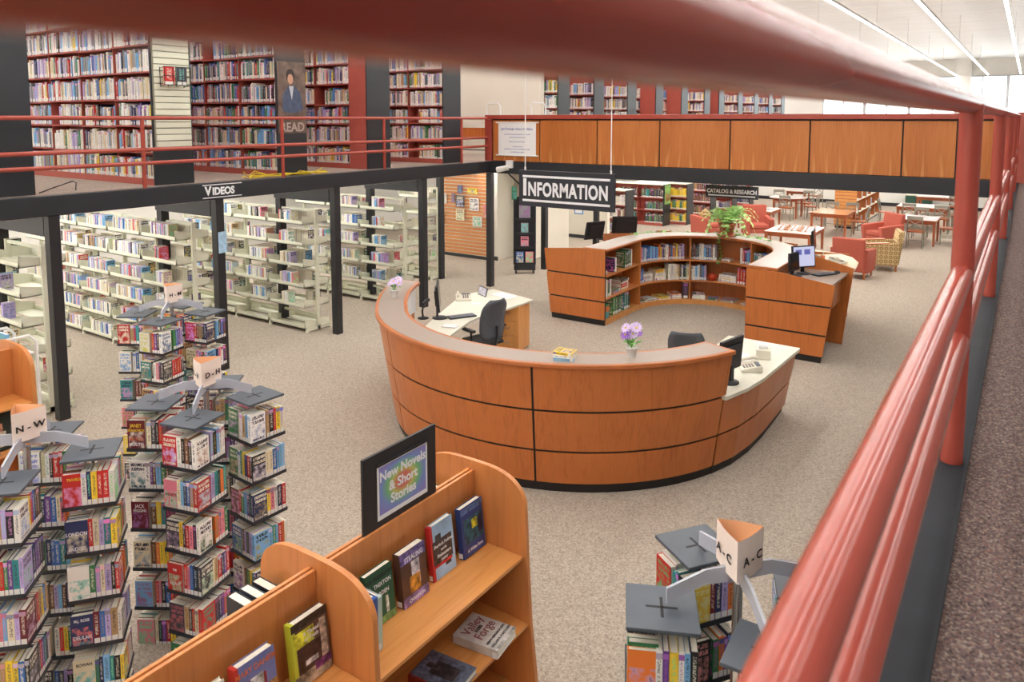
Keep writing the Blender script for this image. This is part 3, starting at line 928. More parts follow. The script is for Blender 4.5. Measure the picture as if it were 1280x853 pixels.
def spinner(hub, letters, label, where, towers, sign_rz, zcap=1.65, front='', seen=None):
    """towers: list of (dx, dy, rotation in degrees, tower words, visible stack sides)"""
    hx, hy = hub
    t = thing('paperback_spinner', label, 'book rack', (hx, hy, 0))
    b = MB().lathe([(0.30, 0.0), (0.30, 0.02), (0.06, 0.05), (0.06, 0.08)], 20)
    for k in range(4):
        a = towers[0][2] * 0 + pi / 4 + k * pi / 2
        b.rod((0, 0, 0.03), (0.5 * cos(a), 0.5 * sin(a), 0.02), 0.02, 0.015, 8)
    b.build('base', M['black'], t)
    MB().rod((0, 0, 0.05), (0, 0, zcap + 0.06), 0.02, 0.02, 12).build('centre_post', M['chrome'], t)
    for ti, (dx, dy, rot, words, sides) in enumerate(towers):
        a = atan2(dy, dx)
        r = hypot(dx, dy)
        # arm: an acrylic fin from the hub down onto the cap
        n = Vector((-sin(a), cos(a), 0)) * 0.006
        ux, uy = cos(a), sin(a)
        z1 = zcap + 0.02
        P = [(0.02, z1 + 0.05, z1 + 0.12), (r * 0.45, z1 + 0.055, z1 + 0.115), (r - 0.02, z1 + 0.0, z1 + 0.065)]
        secs = []
        for s_, zl, zh in P:
            c = Vector((ux * s_, uy * s_, 0))
            secs.append([tuple(c + n + Vector((0, 0, zl))), tuple(c - n + Vector((0, 0, zl))), tuple(c - n + Vector((0, 0, zh))), tuple(c + n + Vector((0, 0, zh)))])
        MB().strip(secs).build('arm', M['acrylic'], t)
        R = T(dx, dy, 0) @ RZ(radians(rot))
        h = SP_SIDE / 2 + 0.003
        cp = MB().box(-h, h, -h, h, zcap - 0.008, zcap + 0.008).build('tower_cap', M['cap'], t, 0.003)
        cp.matrix_local = R
        sl = MB()
        sl.box(-0.062, 0.062, -0.006, 0.006, zcap + 0.0075, zcap + 0.0086).box(-0.006, 0.006, -0.062, 0.062, zcap + 0.0075, zcap + 0.0086)
        sl.build('slot', M['ink'], cp)
        MB().rod((0, 0, 0.06), (0, 0, zcap - 0.008), 0.008, 0.008, 8).build('tower_rod', M['chrome'], t).matrix_local = R
        for tier in range(6):
            z = zcap - 0.279 * (tier + 1)
            bb = MB().box(-h, h, -h, h, z - 0.006, z + 0.004)
            for q in range(4):
                bb.box(-h, h, -h, -h + 0.005, z + 0.004, z + 0.016, 0, RZ(q * pi / 2))
            o = bb.build('tier', M['tier'], t)
            o.matrix_local = R
            for q in range(4):
                facing = radians(rot) + q * pi / 2 - pi / 2          # where the front cover looks
                fx, fy = cos(facing), sin(facing)
                name = 'railing' if abs(fx) > abs(fy) and fx > 0 else ('mezzanine' if abs(fx) > abs(fy) else ('desk' if fy > 0 else 'wall'))
                sx, sy = cos(facing - pi / 2), sin(facing - pi / 2)  # where the spines look
                wx, wy = hx + dx, hy + dy
                vd = hypot(wx, wy)
                if (fx * -wx + fy * -wy) / vd < -0.2 and (sx * -wx + sy * -wy) / vd < -0.2:
                    continue
                y = -SP_SIDE / 2 + 0.004
                L = 0.142 + random.uniform(-0.03, 0.004)
                k = 0
                used = 0.0
                while used < L:
                    tt = random.uniform(0.018, 0.036)
                    k += 1
                    c = random.choice(MIX_POCKET)
                    bm_ = T(hx, hy, z + 0.005) @ RZ(radians(rot)) if False else T(hx + dx, hy + dy, z + 0.005) @ RZ(radians(rot) + q * pi / 2)
                    bx = bm_ @ T(-SP_SIDE / 2 + 0.004, y + used + tt / 2, 0) @ RZ(-pi / 2)
                    hh = random.uniform(0.188, 0.205)
                    lab = '%s paperback, %s in stack facing %s, %s tier, %s tower, %s' % (c, ordinal(k), name, ('top', 'second', 'third', 'fourth', 'fifth', 'lowest')[tier], words, where)
                    sp_ = SPEC.get((letters, ti, tier, q)) if k == 1 else None
                    if sp_:
                        c = sp_[0]
                        lab = '%s paperback, cover outward on the %s tier, %s tower, %s' % (c, ('top', 'second', 'third', 'fourth', 'fifth', 'lowest')[tier], words, where)
                        TITLES[lab] = sp_[1]
                    want('pocket', bx, (tt * 0.95, 0.117, hh), c, lab, 'paperbacks on the spinners')
                    used += tt
    # folded card sign on top
    s = 0.17
    sg = MB()
    z0 = 0.0
    pts = [(s * 0.62 * cos(2 * pi * k / 3 - pi / 2), s * 0.62 * sin(2 * pi * k / 3 - pi / 2)) for k in range(3)]
    for k in range(3):
        p, q = pts[k], pts[(k + 1) % 3]
        mid = ((p[0] + q[0]) / 2 * 1.18, (p[1] + q[1]) / 2 * 1.18)
        prev = p
        for nx in [(p[0] * .25 + q[0] * .75 * 0 + mid[0] * .75, p[1] * .25 + mid[1] * .75), (q[0] * .25 + mid[0] * .75, q[1] * .25 + mid[1] * .75), q]:
            i_ = 0.985
            sg.add([(prev[0], prev[1], 0), (nx[0], nx[1], 0), (nx[0], nx[1], 0.17), (prev[0], prev[1], 0.17)], [(0, 1, 2, 3)], 0)
            sg.add([(prev[0] * i_, prev[1] * i_, 0), (nx[0] * i_, nx[1] * i_, 0), (nx[0] * i_, nx[1] * i_, 0.17), (prev[0] * i_, prev[1] * i_, 0.17)], [(3, 2, 1, 0)], 1)
            prev = nx
    so = sg.build('card_sign', [M['pink'], M['peach']], t)
    so.location = (0, 0, zcap + 0.115)
    so.rotation_euler = (0, 0, sign_rz)
    up = Matrix.Rotation(pi / 2, 4, 'X')
    for k in range(3):
        p, q = pts[k], pts[(k + 1) % 3]
        ang = atan2(q[1] - p[1], q[0] - p[0])
        m_ = ((p[0] + q[0]) / 2 * 1.15, (p[1] + q[1]) / 2 * 1.15)
        Mx = T(m_[0], m_[1], 0.075) @ RZ(ang) @ up
        text('lettering', letters, 0.05, M['ink'], so, T(cos(ang - pi / 2) * 0.004, sin(ang - pi / 2) * 0.004, 0) @ Mx, 0.0005, 0.0012, 1.15)
    return t

spinner((-4.56, 2.94), 'D - H', 'paperback spinner lettered D to H, four slate-capped towers on acrylic arms', 'D-H spinner',
        [(-0.23, -0.23, 33, 'stair-side', 0), (0.23, -0.25, 16, 'bookcase-side', 0), (0.22, 0.23, -2, 'desk-side', 0), (-0.22, 0.25, 40, 'hidden', 0)], 0.75)
spinner((-4.62, 1.84), 'N - W', 'paperback spinner lettered N to W beside the wooden bookcase by the photo edge', 'N-W spinner',
        [(0.23, 0.25, 52, 'desk-side', 0), (0.25, -0.23, 46, 'bookcase-side', 0), (-0.25, 0.24, 43, 'post-side', 0), (-0.24, -0.25, 20, 'wall-side', 0)], 0.55)
spinner((-6.93, 4.13), 'H - M', 'paperback spinner lettered H to M, standing farthest off near the video shelves', 'H-M spinner',
        [(0.22, -0.25, 16, 'near', 0), (0.25, 0.2, 13, 'desk-side', 0), (-0.24, -0.22, 34, 'video-side', 0), (-0.2, 0.25, 10, 'hidden', 0)], 0.62)
spinner((-0.87, 2.88), 'A - C', 'paperback spinner lettered A to C standing close under the coral railing', 'A-C spinner',
        [(-0.22, -0.25, -64, 'near', 0), (-0.26, 0.25, 55, 'far', 0), (0.22, 0.25, 20, 'railing-side', 0), (0.2, -0.27, 3, 'low', 0)], 0.25)

# ================================================================ NEW NOVELS BOOKCASE
RX, Y_END, Y_MID, Y_NEAR = -2.69, 3.5, 2.27, 1.04
def half_profile(n=10):
    """outer edge of an upright from the floor to the crest, on the +X side of the ridge"""
    pts = [(0.50, 0.0), (0.433, 0.6), (0.408, 1.0), (0.396, 1.27)]
    for k in range(n + 1):
        a = radians(8 + 82 * k / n)
        pts.append((0.01 + 0.385 * cos(a) ** 0.62, 1.30 + 0.205 * sin(a) ** 0.95))
    return pts
bc = thing('display_bookcase', 'double-sided cherry bookcase with arched uprights under the New Novels sign', 'bookcase', (RX, 0, 0))
prof = half_profile()
full = prof + [(-x, z) for x, z in reversed(prof[:-1])]
XZ = Matrix(((1, 0, 0, 0), (0, 0, -1, 0), (0, 1, 0, 0), (0, 0, 0, 1)))      # prism axis along -Y
for y in (Y_END, Y_MID, Y_NEAR):
    MB().prism(full, -0.019, 0.019, 0, T(0, y, 0) @ XZ).build('upright', M['wood_case'], bc, 0.012, seg=3)
for a, b in ((Y_NEAR, Y_MID), (Y_MID, Y_END)):
    for s in (-1, 1):
        x0, x1 = (0.006, 0.026) if s > 0 else (-0.026, -0.006)
        MB().box(x0, x1, a + 0.02, b - 0.02, 0.1, 1.45).build('back_panel', M['wood_case'], bc, 0.003)
        for z, d in ((1.02, 0.385), (0.62, 0.42), (0.2, 0.455)):
            MB().box(min(s * 0.027, s * d), max(s * 0.027, s * d), a + 0.02, b - 0.02, z - 0.022, z).build('shelf', M['wood_case_y'], bc, 0.003)
        MB().box(min(s * 0.44, s * 0.46), max(s * 0.44, s * 0.46), a + 0.02, b - 0.02, 0.0, 0.15).build('plinth', M['wood_case'], bc)

sg = thing('bookcase_sign', 'black sign board reading New Novels and Short Stories', 'sign', (RX, 2.858, 1.452))
MB().box(-0.005, 0.012, -0.283, 0.283, -0.14, 0.4).build('board', M['black'], sg, 0.002)
MB().box(0.0125, 0.015, -0.185, 0.205, 0.035, 0.335).build('sheet', M['paper'], sg)
MB().box(0.0152, 0.0158, -0.172, 0.192, 0.06, 0.318).build('print', M['rings'], sg)
for k, w_ in enumerate(('New Novels', '& Short', 'Stories')):
    text('lettering', w_, 0.072, M['signwhite'], sg, T(0.0168, 0.01, 0.262 - 0.072 * k) @ PM, 0.0005, 0.0022, 0.98)
MB().box(0.012, 0.022, -0.187, 0.207, 0.328, 0.34).build('clip_rail', M['black'], sg)

def shelf_book(name, loc, rz, size, cover, label, title=None, tcol='signwhite', tsize=0.03, tilt=0.0, flatlay=False, art=None, author=None, spine=None):
    """hardback shown cover-on: local +X is the front cover's outward normal, spine at local -Y"""
    th, w, h = size
    o = thing(name, label, 'book', loc, rz)
    if tilt or flatlay:
        o.rotation_euler = (0, tilt, rz) if not flatlay else (0, -pi / 2, rz)
    cm = M[cover] if cover in M else plain(name + '_cover_' + cover.replace(',', '_'), tuple(int(v) for v in cover.split(',')), 0.3, 0, 0.25, 9)
    b = MB()
    b.box(0, 0.003, 0, w, 0, h).box(th - 0.003, th, 0, w, 0, h).box(0.003, th - 0.003, 0, 0.003, 0, h)
    b.build('cover', cm, o, 0.001)
    MB().box(0.0035, th - 0.0035, 0.0035, w - 0.005, 0.004, h - 0.005).build('page_block', M['pages'], o)
    if spine:
        MB().box(-0.0002, th + 0.0004, -0.0006, 0.02, 0.0, h).build('jacket_spine', plain('jacket_' + spine.replace(',', '_'), tuple(int(v) for v in spine.split(',')), 0.35), o)
    for k, (y0, y1, z0, z1, c) in enumerate(art or []):
        MB().box(th + 0.0001 + 0.0002 * k, th + 0.0006 + 0.0002 * k, y0 * w, y1 * w, z0 * h, z1 * h).build('printed_field', plain('print_' + c.replace(',', '_'), tuple(int(v) for v in c.split(',')), 0.3, 0, 0.75, 30), o)
    for k, (s_, z_, sz, c) in enumerate(title or []):
        text('lettering', s_, sz, M[c], o, T(th + 0.0022, w * 0.52, z_ * h) @ PM, 0.0003, 0.0004, 0.9)
    MB().box(-0.0006, th * 0.7, -0.0008, 0.012, 0.006, 0.034).build('spine_label', M['paper'], o)
    return o

SX = RX + 0.05
ZS = 1.021
shelf_book('book', (SX + 0.045, 3.245, ZS), 0, (0.04, 0.205, 0.295), '46,70,132', 'dark blue novel with a yellow lit window on its cover, beside the far upright', [('A Wilder Rose', 0.12, 0.026, 'signwhite')], art=[(0.1, 0.95, 0.25, 0.75, '40,92,110'), (0.45, 0.7, 0.5, 0.68, '226,200,60'), (0.75, 0.92, 0.35, 0.68, '36,32,60'), (0.0, 1, 0.86, 0.97, '90,120,170')], tilt=-0.12)
shelf_book('book', (SX + 0.045, 2.985, ZS), 0, (0.032, 0.195, 0.305), '164,196,226', 'pale blue novel with dark jigsaw shapes and a red spine, standing on the top shelf', [('Sherlock Holmes', 0.6, 0.026, 'signwhite'), ('and the', 0.5, 0.018, 'signwhite'), ('Shakespeare', 0.41, 0.026, 'signwhite'), ('Letter', 0.32, 0.026, 'signwhite')], art=[(0.06, 0.9, 0.27, 0.7, '70,56,54'), (0.2, 0.45, 0.68, 0.8, '60,58,60'), (0.55, 0.8, 0.16, 0.3, '70,56,54'), (0.1, 0.85, 0.22, 0.27, '200,50,50')], tilt=-0.12, spine='198,46,48')
shelf_book('book', (SX + 0.05, 2.72, ZS), 0, (0.05, 0.195, 0.285), '92,62,50', 'brown and purple novel titled Stealing with a glowing figure on it', [('STEALING', 0.84, 0.036, 'signwhite'), ('CHANNON', 0.08, 0.026, 'signwhite')], art=[(0.0, 1.0, 0.78, 1.0, '110,92,150'), (0.4, 0.72, 0.3, 0.76, '196,190,200'), (0.3, 0.7, 0.2, 0.5, '210,136,50'), (0.0, 1, 0.0, 0.18, '150,120,170')], tilt=-0.12)
shelf_book('book', (SX + 0.045, 2.49, ZS), 0, (0.036, 0.19, 0.28), '34,84,60', 'dark green novel by the divider with a pale lighthouse on its cover', [('L. THIXTON', 0.72, 0.03, 'signwhite'), ('GARDEN', 0.55, 0.03, 'signwhite')], art=[(0.0, 1, 0.82, 0.9, '20,50,40'), (0.66, 0.76, 0.15, 0.45, '220,214,190'), (0.0, 1, 0.0, 0.13, '120,150,90')], tilt=-0.12)
# two spine-out volumes leaning at the divider
shelf_book('book', (RX + 0.25, 2.425, ZS), pi / 2, (0.03, 0.2, 0.27), '196,200,206', 'thin pale hardback standing spine-out between the blue one and the green novel', [], spine='190,214,206').rotation_euler = (0, 0, pi / 2 + 0.0)
shelf_book('book', (RX + 0.255, 2.385, ZS), pi / 2, (0.036, 0.2, 0.285), '44,74,140', 'blue and white hardback standing spine-out near the middle divider', [], spine='60,96,170')
M['valley'] = plain('dark_red_lettering', (140, 44, 44), 0.4)
vf = shelf_book('book', (RX + 0.45, 3.13, 0.622), 0, (0.05, 0.22, 0.29), '212,208,202', 'cream Valley Forge book lying face up on the second shelf',
                [('Valley', 0.78, 0.08, 'valley'), ('Forge', 0.5, 0.08, 'valley'), ('NEWT GINGRICH AND', 0.26, 0.021, 'ink'), ('WILLIAM R. FORSTCHEN', 0.14, 0.021, 'ink')], art=[(0.35, 0.65, 0.6, 0.68, '110,100,96'), (0.0, 1.0, 0.0, 0.06, '190,186,182')])
vf.rotation_euler = (0, -pi / 2, 0.12)
db = shelf_book('book', (RX + 0.44, 2.765, 0.622), 0, (0.035, 0.22, 0.29), '96,102,116', 'dark grey book with red edges lying face up on the second shelf', [], art=[(0.05, 0.95, 0.06, 0.95, '92,98,116'), (0.3, 0.75, 0.2, 0.72, '52,48,52'), (0.45, 0.62, 0.6, 0.85, '74,66,66')], spine='150,50,40')
db.rotation_euler = (0, -pi / 2, 0.1)
# near bay
shelf_book('book', (SX + 0.045, 2.03, ZS), 0, (0.045, 0.205, 0.295), '92,74,66', 'novel with a lime green title box, beside the middle divider', [('A Thread', 0.76, 0.026, 'signwhite'), ('of Truth', 0.67, 0.026, 'signwhite')], art=[(0.0, 1, 0.88, 1.0, '60,56,50'), (0.04, 0.6, 0.6, 0.84, '206,214,60'), (0.12, 0.78, 0.2, 0.58, '70,52,48'), (0.76, 0.94, 0.25, 0.85, '190,176,160'), (0.0, 1.0, 0.0, 0.2, '176,160,140'), (0.55, 1.0, 0.12, 0.24, '120,60,120'), (0.3, 0.65, 0.28, 0.36, '220,216,224')], tilt=-0.12, spine='196,204,64')
shelf_book('book', (SX + 0.05, 1.735, ZS), 0, (0.045, 0.2, 0.28), '118,124,176', 'novel lettered Mary Daheim with a red and silver lantern shape', [('MARY DAHEIM', 0.86, 0.034, 'orange')], art=[(0.0, 1.0, 0.0, 0.5, '214,150,90'), (0.3, 0.75, 0.05, 0.7, '170,60,56'), (0.36, 0.68, 0.5, 0.72, '216,214,206'), (0.75, 1.0, 0.1, 0.3, '70,60,70')], tilt=-0.12, spine='200,60,50')
shelf_book('book', (SX + 0.05, 1.5, ZS), 0, (0.03, 0.2, 0.27), '222,218,208', 'cream book standing beside the Mary Daheim novel', [], art=[], tilt=-0.12)
# on the far side, tops seen over the ridge
for k, (y, c) in enumerate(((2.2, '40,42,48'), (2.13, '60,66,80'), (2.06, '44,46,52'))):
    shelf_book('book', (RX - 0.33, y, ZS), -pi / 2, (0.05, 0.22, 0.295), c, 'dark hardback behind the ridge, %s from the middle divider' % ordinal(k + 1), [])
for k, (y, c) in enumerate(((3.42, '90,120,90'), (3.35, '170,170,160'))):
    shelf_book('book', (RX - 0.33, y, ZS), -pi / 2, (0.045, 0.2, 0.29), c, '%s book behind the ridge, %s from the far upright' % ('green' if k == 0 else 'grey', ordinal(k + 1)), [])

# second bookcase and the white cart at the photo edge
bc2 = dup(bc, (-7.69, -0.5, 0), 0, 'cherry bookcase with arched upright, cropped behind the N-W spinner')
b2 = shelf_book('book', (-7.69 + 0.16, 2.55, ZS), 0.15, (0.07, 0.2, 0.3), '74,50,52', 'thick dark brown book standing on the cropped bookcase beside the white cart', [], art=[(0.1, 0.9, 0.3, 0.9, '110,70,60'), (0.1, 0.9, 0.08, 0.2, '150,50,50')], tilt=-0.1)
b3 = shelf_book('book', (-7.69 + 0.3, 2.62, 0.622), 0.1, (0.03, 0.25, 0.33), '40,48,44', 'dark book with a portrait standing on the lower shelf of the cropped bookcase', [], art=[(0.35, 0.7, 0.1, 0.5, '196,180,160'), (0.4, 0.62, 0.5, 0.72, '176,120,96')], tilt=-0.2)
ct = thing('book_cart', 'white tubular book cart beside the nearly empty video shelf', 'cart', (-9.2, 3.45, 0))
for s_ in (-1, 1):
    x = 0.27 * s_
    MB().tube([(x, -0.27, 0.12), (x, -0.27, 1.12), (x, -0.2, 1.2), (x, 0.2, 1.2), (x, 0.27, 1.12), (x, 0.27, 0.12)], 0.017, 10).build('end_frame', M['white'], ct)
for z in (0.3, 0.65, 0.98):
    MB().box(-0.26, 0.26, -0.25, 0.25, z, z + 0.02).box(-0.26, 0.26, -0.01, 0.01, z + 0.02, z + 0.12).build('shelf', M['white'], ct)
for x in (-0.27, 0.27):
    for y in (-0.27, 0.27):
        MB().rod((x - 0.015, y, 0.06), (x + 0.015, y, 0.06), 0.06, 0.06, 14).build('wheel', M['black'], ct)
for k, (y, c, w_) in enumerate(((3.3, 'blue', 'first'), (3.4, 'white', 'second'), (3.53, 'sky', 'third'))):
    place('magazine', ME_CASE, T(-9.15, y, 1.001) @ RZ(pi / 2), (0.03, 0.2, 0.2), c, '%s magazine on the top shelf of the white cart' % c, 'magazine', 'magazines on the white cart')

# ================================================================ INFORMATION DESK
CX, CY = -4.49, 7.91
SL = 0.158
def bulge(a):
    d = -math.degrees(a) - 138.0
    return 0.27 * (d / 35.0) ** 1.6 if d > 0 else 0.0

def cone(r, a, z):
    r = r + bulge(a)
    return (CX + r * cos(a), CY + r * sin(a), z)

def arc_panel(a0, a1, z0, z1, r0, r1, th, n):
    """curved leaning board between two angles; r0 and r1 are the outer radii at z0 and z1"""
    secs = []
    for i in range(n + 1):
        a = a0 + (a1 - a0) * i / n
        secs.append([cone(r0, a, z0), cone(r1, a, z1), cone(r1 - th, a, z1), cone(r0 - th, a, z0)])
    return MB().strip(secs)

RAD = lambda z: 2.18 + SL * z
desk = thing('information_desk', 'curved cherry information desk with taupe counter and black reveals', 'desk', (0, 0, 0))
A0, A1 = radians(-174), radians(-20.5)
arc_panel(A0, A1, 0.0, 0.09, 2.165, 2.175, 0.1, 40).build('kick_plate', M['kick'], desk)
arc_panel(A0, A1, 0.09, 1.29, RAD(0.09) - 0.012, RAD(1.29) - 0.012, 0.05, 48).build('core', M['kick'], desk)
joints = [radians(v) for v in (-173.6, -119.6, -69.9, -21.0)]
tier_z = [(0.098, 0.42), (0.443, 0.838), (0.861, 1.285)]
g_ = radians(0.28)
for a, b in zip(joints[:-1], joints[1:]):
    for z0, z1 in tier_z:
        arc_panel(a + g_, b - g_, z0, z1, RAD(z0), RAD(z1), 0.0125, 16).build('panel', M['wood'], desk)
arc_panel(A0, A1, 0.7, 1.29, 2.15, 2.15, 0.02, 40).build('inner_panel', M['wood_dark'], desk)
arc_panel(A0 - 0.004, A1 + 0.008, 1.292, 1.335, 2.415, 2.415, 0.385, 60).build('counter', M['edge'], desk, 0.01)
def ring_top(a0, a1, r0, r1, z, n):
    b = MB()
    vs = [cone(r, a0 + (a1 - a0) * i / n, zz) for i in range(n + 1) for r, zz in ((r0, z), (r1, z), (r1, z - 0.004), (r0, z - 0.004))]
    fs = []
    for i in range(n):
        for k in range(4):
            fs.append((4 * i + k, 4 * i + 4 + k, 4 * i + 4 + (k + 1) % 4, 4 * i + (k + 1) % 4))
    return b.add(vs, fs)
ring_top(A0 + 0.012, A1 - 0.012, 2.075, 2.375, 1.3365, 60).build('counter_laminate', M['lam'], desk)
# end board at the low wing
e = [cone(r, A1 + 0.002, z) for r, z in ((2.03, 0.0), (RAD(0.0) - 0.06, 0.0), (RAD(0.82) - 0.06, 0.82), (RAD(0.87), 0.87), (RAD(1.29), 1.29), (2.05, 1.29))]
e2 = [cone(r, A1 - 0.012, z) for r, z in ((2.03, 0.0), (RAD(0.0) - 0.06, 0.0), (RAD(0.82) - 0.06, 0.82), (RAD(0.87), 0.87), (RAD(1.29), 1.29), (2.05, 1.29))]
MB().add(e + e2, [tuple(range(6)), tuple(range(11, 5, -1))] + [(i, i + 6, (i + 1) % 6 + 6, (i + 1) % 6) for i in range(6)]).build('end_board', M['wood'], desk)
e = [cone(r, A0 - 0.003, z) for r, z in ((2.135, 0.0), (RAD(0.0), 0.0), (RAD(1.29), 1.29), (2.135, 1.29))]
e2 = [cone(r, A0 + 0.008, z) for r, z in ((2.135, 0.0), (RAD(0.0), 0.0), (RAD(1.29), 1.29), (2.135, 1.29))]
MB().add(e + e2, [(3, 2, 1, 0), (4, 5, 6, 7), (0, 1, 5, 4), (1, 2, 6, 5), (2, 3, 7, 6), (3, 0, 4, 7)]).build('end_board', M['wood'], desk)

# low wing
base = [(-2.44, 7.14), (-2.345, 7.45), (-2.29, 7.85), (-2.275, 8.3), (-2.285, 8.8), (-2.30, 9.22)]
topp = [(-2.335, 7.10), (-2.235, 7.42), (-2.185, 7.82), (-2.165, 8.3), (-2.15, 8.7), (-2.13, 9.05)]
def wing_pt(i, z):
    f = z / 0.82
    return (base[i][0] + (topp[i][0] - base[i][0]) * f, base[i][1] + (topp[i][1] - base[i][1]) * f, z)
def wing_panel(z0, z1, off, th):
    secs = []
    for i in range(6):
        a, b = wing_pt(i, z0), wing_pt(i, z1)
        secs.append([(a[0] + off, a[1], z0), (b[0] + off, b[1], z1), (b[0] + off - th, b[1], z1), (a[0] + off - th, a[1], z0)])
    return MB().strip(secs)
wing_panel(0.0, 0.09, -0.02, 0.1).build('kick_plate', M['kick'], desk)
wing_panel(0.09, 0.82, -0.013, 0.05).build('core', M['kick'], desk)
for z0, z1 in ((0.098, 0.42), (0.443, 0.815)):
    wing_panel(z0, z1, 0.0, 0.0125).build('panel', M['wood'], desk)
MB().box(-2.95, -2.31, 9.0, 9.03, 0.02, 0.82).build('end_board', M['wood'], desk)
wt = [(p[0] + 0.035, p[1] - (0.05 if i == 0 else 0)) for i, p in enumerate(topp)] + [(-2.10, 9.10), (-2.97, 9.14), (-2.95, 8.0), (-2.75, 7.45), (-2.5, 7.1)]
MB().prism(wt, 0.822, 0.862).build('wing_worktop', M['lamwhite'], desk, 0.006)

# inner work surface with the drawer unit
dt = [(-6.22, 9.66), (-7.16, 9.9), (-7.33, 9.3), (-7.1, 8.7), (-6.85, 8.1), (-6.5, 7.3), (-6.1, 6.85), (-5.95, 7.1), (-6.12, 7.6), (-6.27, 8.1), (-6.32, 8.6), (-6.24, 8.95)]
MB().prism(dt, 0.735, 0.765).build('inner_worktop', M['lamwhite'], desk, 0.004)
MB().box(-6.34, -5.96, 6.98, 7.02, 0.0, 0.735).build('support_board', M['wood_dark'], desk)
du = thing('drawer_unit', 'maple three-drawer unit under the ivory desk top', 'drawers', (-6.62, 9.4, 0))
MB().box(-0.02, 0.36, -0.23, 0.22, 0.03, 0.733).build('body', M['oak'], du)
for k in range(3):
    d = MB().box(0.0, 0.34, -0.25, -0.232, 0.06 + 0.225 * k, 0.275 + 0.225 * k).build('drawer', M['oak'], du, 0.003)
    MB().tube([(0.12, -0.25, 0.18 + 0.225 * k), (0.12, -0.275, 0.18 + 0.225 * k), (0.22, -0.275, 0.18 + 0.225 * k), (0.22, -0.25, 0.18 + 0.225 * k)], 0.007, 6).build('handle', M['chrome'], d)
du.rotation_euler = (0, 0, 0.2)

def monitor(label, loc, rz, w=0.46, h=0.34, stand=0.16, tilt=0.08, screen='screen', lit=None):
    """screen faces local -Y"""
    t = thing('computer_monitor', label, 'monitor', loc, rz)
    MB().lathe([(0.11, 0.0), (0.11, 0.012), (0.04, 0.03)], 18).build('foot', M['black'], t)
    MB().box(-0.025, 0.025, 0.02, 0.05, 0.01, stand + 0.1).build('stand', M['black'], t)
    R_ = T(0, 0, stand) @ Matrix.Rotation(-tilt, 4, 'X')
    b = MB().box(-w / 2, w / 2, -0.012, 0.022, 0, h).box(-w * 0.35, w * 0.35, 0.022, 0.05, h * 0.2, h * 0.8)
    b.build('casing', M['black'], t, 0.004).matrix_local = R_
    MB().box(-w / 2 + 0.018, w / 2 - 0.018, -0.0145, -0.0125, 0.02, h - 0.018).build('screen', M[screen], t).matrix_local = R_
    return t
M['lit'] = emit('lit_screen', (0.42, 0.42, 0.56, 1), 1.0)
M['lit_dark'] = emit('lit_screen_blocks', (0.1, 0.1, 0.3, 1), 1.0)

monitor('black flat monitor seen edge-on on the desk beside the office chair', (-6.72, 8.0, 0.766), radians(128), 0.5, 0.36, 0.14)
monitor('black flat monitor on the low ivory wing behind the counter end', (-2.42, 7.47, 0.863), radians(-102), 0.42, 0.34, 0.13)

def keyboard(label, loc, rz, mat='black'):
    t = thing('keyboard', label, 'keyboard', loc, rz)
    MB().box(-0.2, 0.2, -0.075, 0.075, 0, 0.018).build('tray', M[mat], t, 0.003)
    b = MB()
    for i in range(4):
        for k in range(12):
            b.cb((-0.176 + 0.032 * k, -0.048 + 0.032 * i, 0.021), (0.026, 0.026, 0.008))
    b.build('keys', M['charcoalkey'], t)
    return t
M['charcoalkey'] = plain('grey_keys', (120, 124, 132), 0.5)
M['palekey'] = M['charcoalkey']
keyboard('black keyboard standing in front of the edge-on monitor', (-6.5, 8.22, 0.766), radians(60))

def phone(label, loc, rz):
    t = thing('desk_phone', label, 'telephone', loc, rz)
    b = MB().add([(-.12, -.11, 0), (.12, -.11, 0), (.12, .11, 0), (-.12, .11, 0), (-.12, -.11, .03), (.12, -.11, .03), (.12, .11, .075), (-.12, .11, .075)],
                 [(3, 2, 1, 0), (4, 5, 6, 7), (0, 1, 5, 4), (1, 2, 6, 5), (2, 3, 7, 6), (3, 0, 4, 7)])
    b.build('body', M['phone'], t, 0.006)
    b = MB().tube([(-.085, -.1, .075), (-.085, -.05, .085), (-.085, .05, .105), (-.085, .1, .1)], 0.019, 8)
    b.build('handset', M['phone'], t)
    k = MB()
    for i in range(4):
        for j in range(3):
            k.cb((0.0 + .033 * j, -.07 + .03 * i, .04 + .0061 * i), (.022, .018, .012))
    k.build('keys', M['greyink'], t)
    MB().box(-.03, .1, .05, .095, .066, .076).build('display', M['cap'], t)
    return t
phone('ivory desk phone on the low wing beside the monitor', (-2.36, 8.0, 0.863), radians(-60))
phone('ivory desk phone on the inner desk near the photo frame', (-7.12, 9.05, 0.766), radians(40))
sc = thing('receipt_printer', 'small ivory printer with a paper roll behind the wing phone', 'printer', (-2.36, 8.5, 0.863), 0.3)
MB().box(-0.08, 0.08, -0.1, 0.1, 0, 0.11).build('body', M['phone'], sc, 0.01)
MB().tube([(-0.05, 0.0, 0.13), (0.05, 0.0, 0.13)], 0.04, 14).build('paper_roll', M['paper'], sc)
def sheets(label, loc, rz, w, d, n=1, mat='paper'):
    t = MB()
    for k in range(n):
        t.cb((0.004 * k, -0.003 * k, 0.002 + 0.004 * k), (w, d, 0.003))
    o = t.build('paper_sheets', M[mat], None, 0, loc, rz)
    return tag(o, label, 'papers')
sheets('white papers on the wing worktop behind the phone', (-2.58, 8.33, 0.862), 0.4, 0.22, 0.3, 3)
sheets('white paper sheet lying at the back corner of the inner desk', (-6.75, 9.62, 0.766), -0.25, 0.42, 0.24)
sheets('white note pad on the inner desk close to the curved counter', (-6.33, 7.75, 0.766), 0.3, 0.2, 0.15, 3)
sheets('loose white sheet in the middle of the inner desk', (-6.78, 8.95, 0.766), 0.5, 0.16, 0.1)
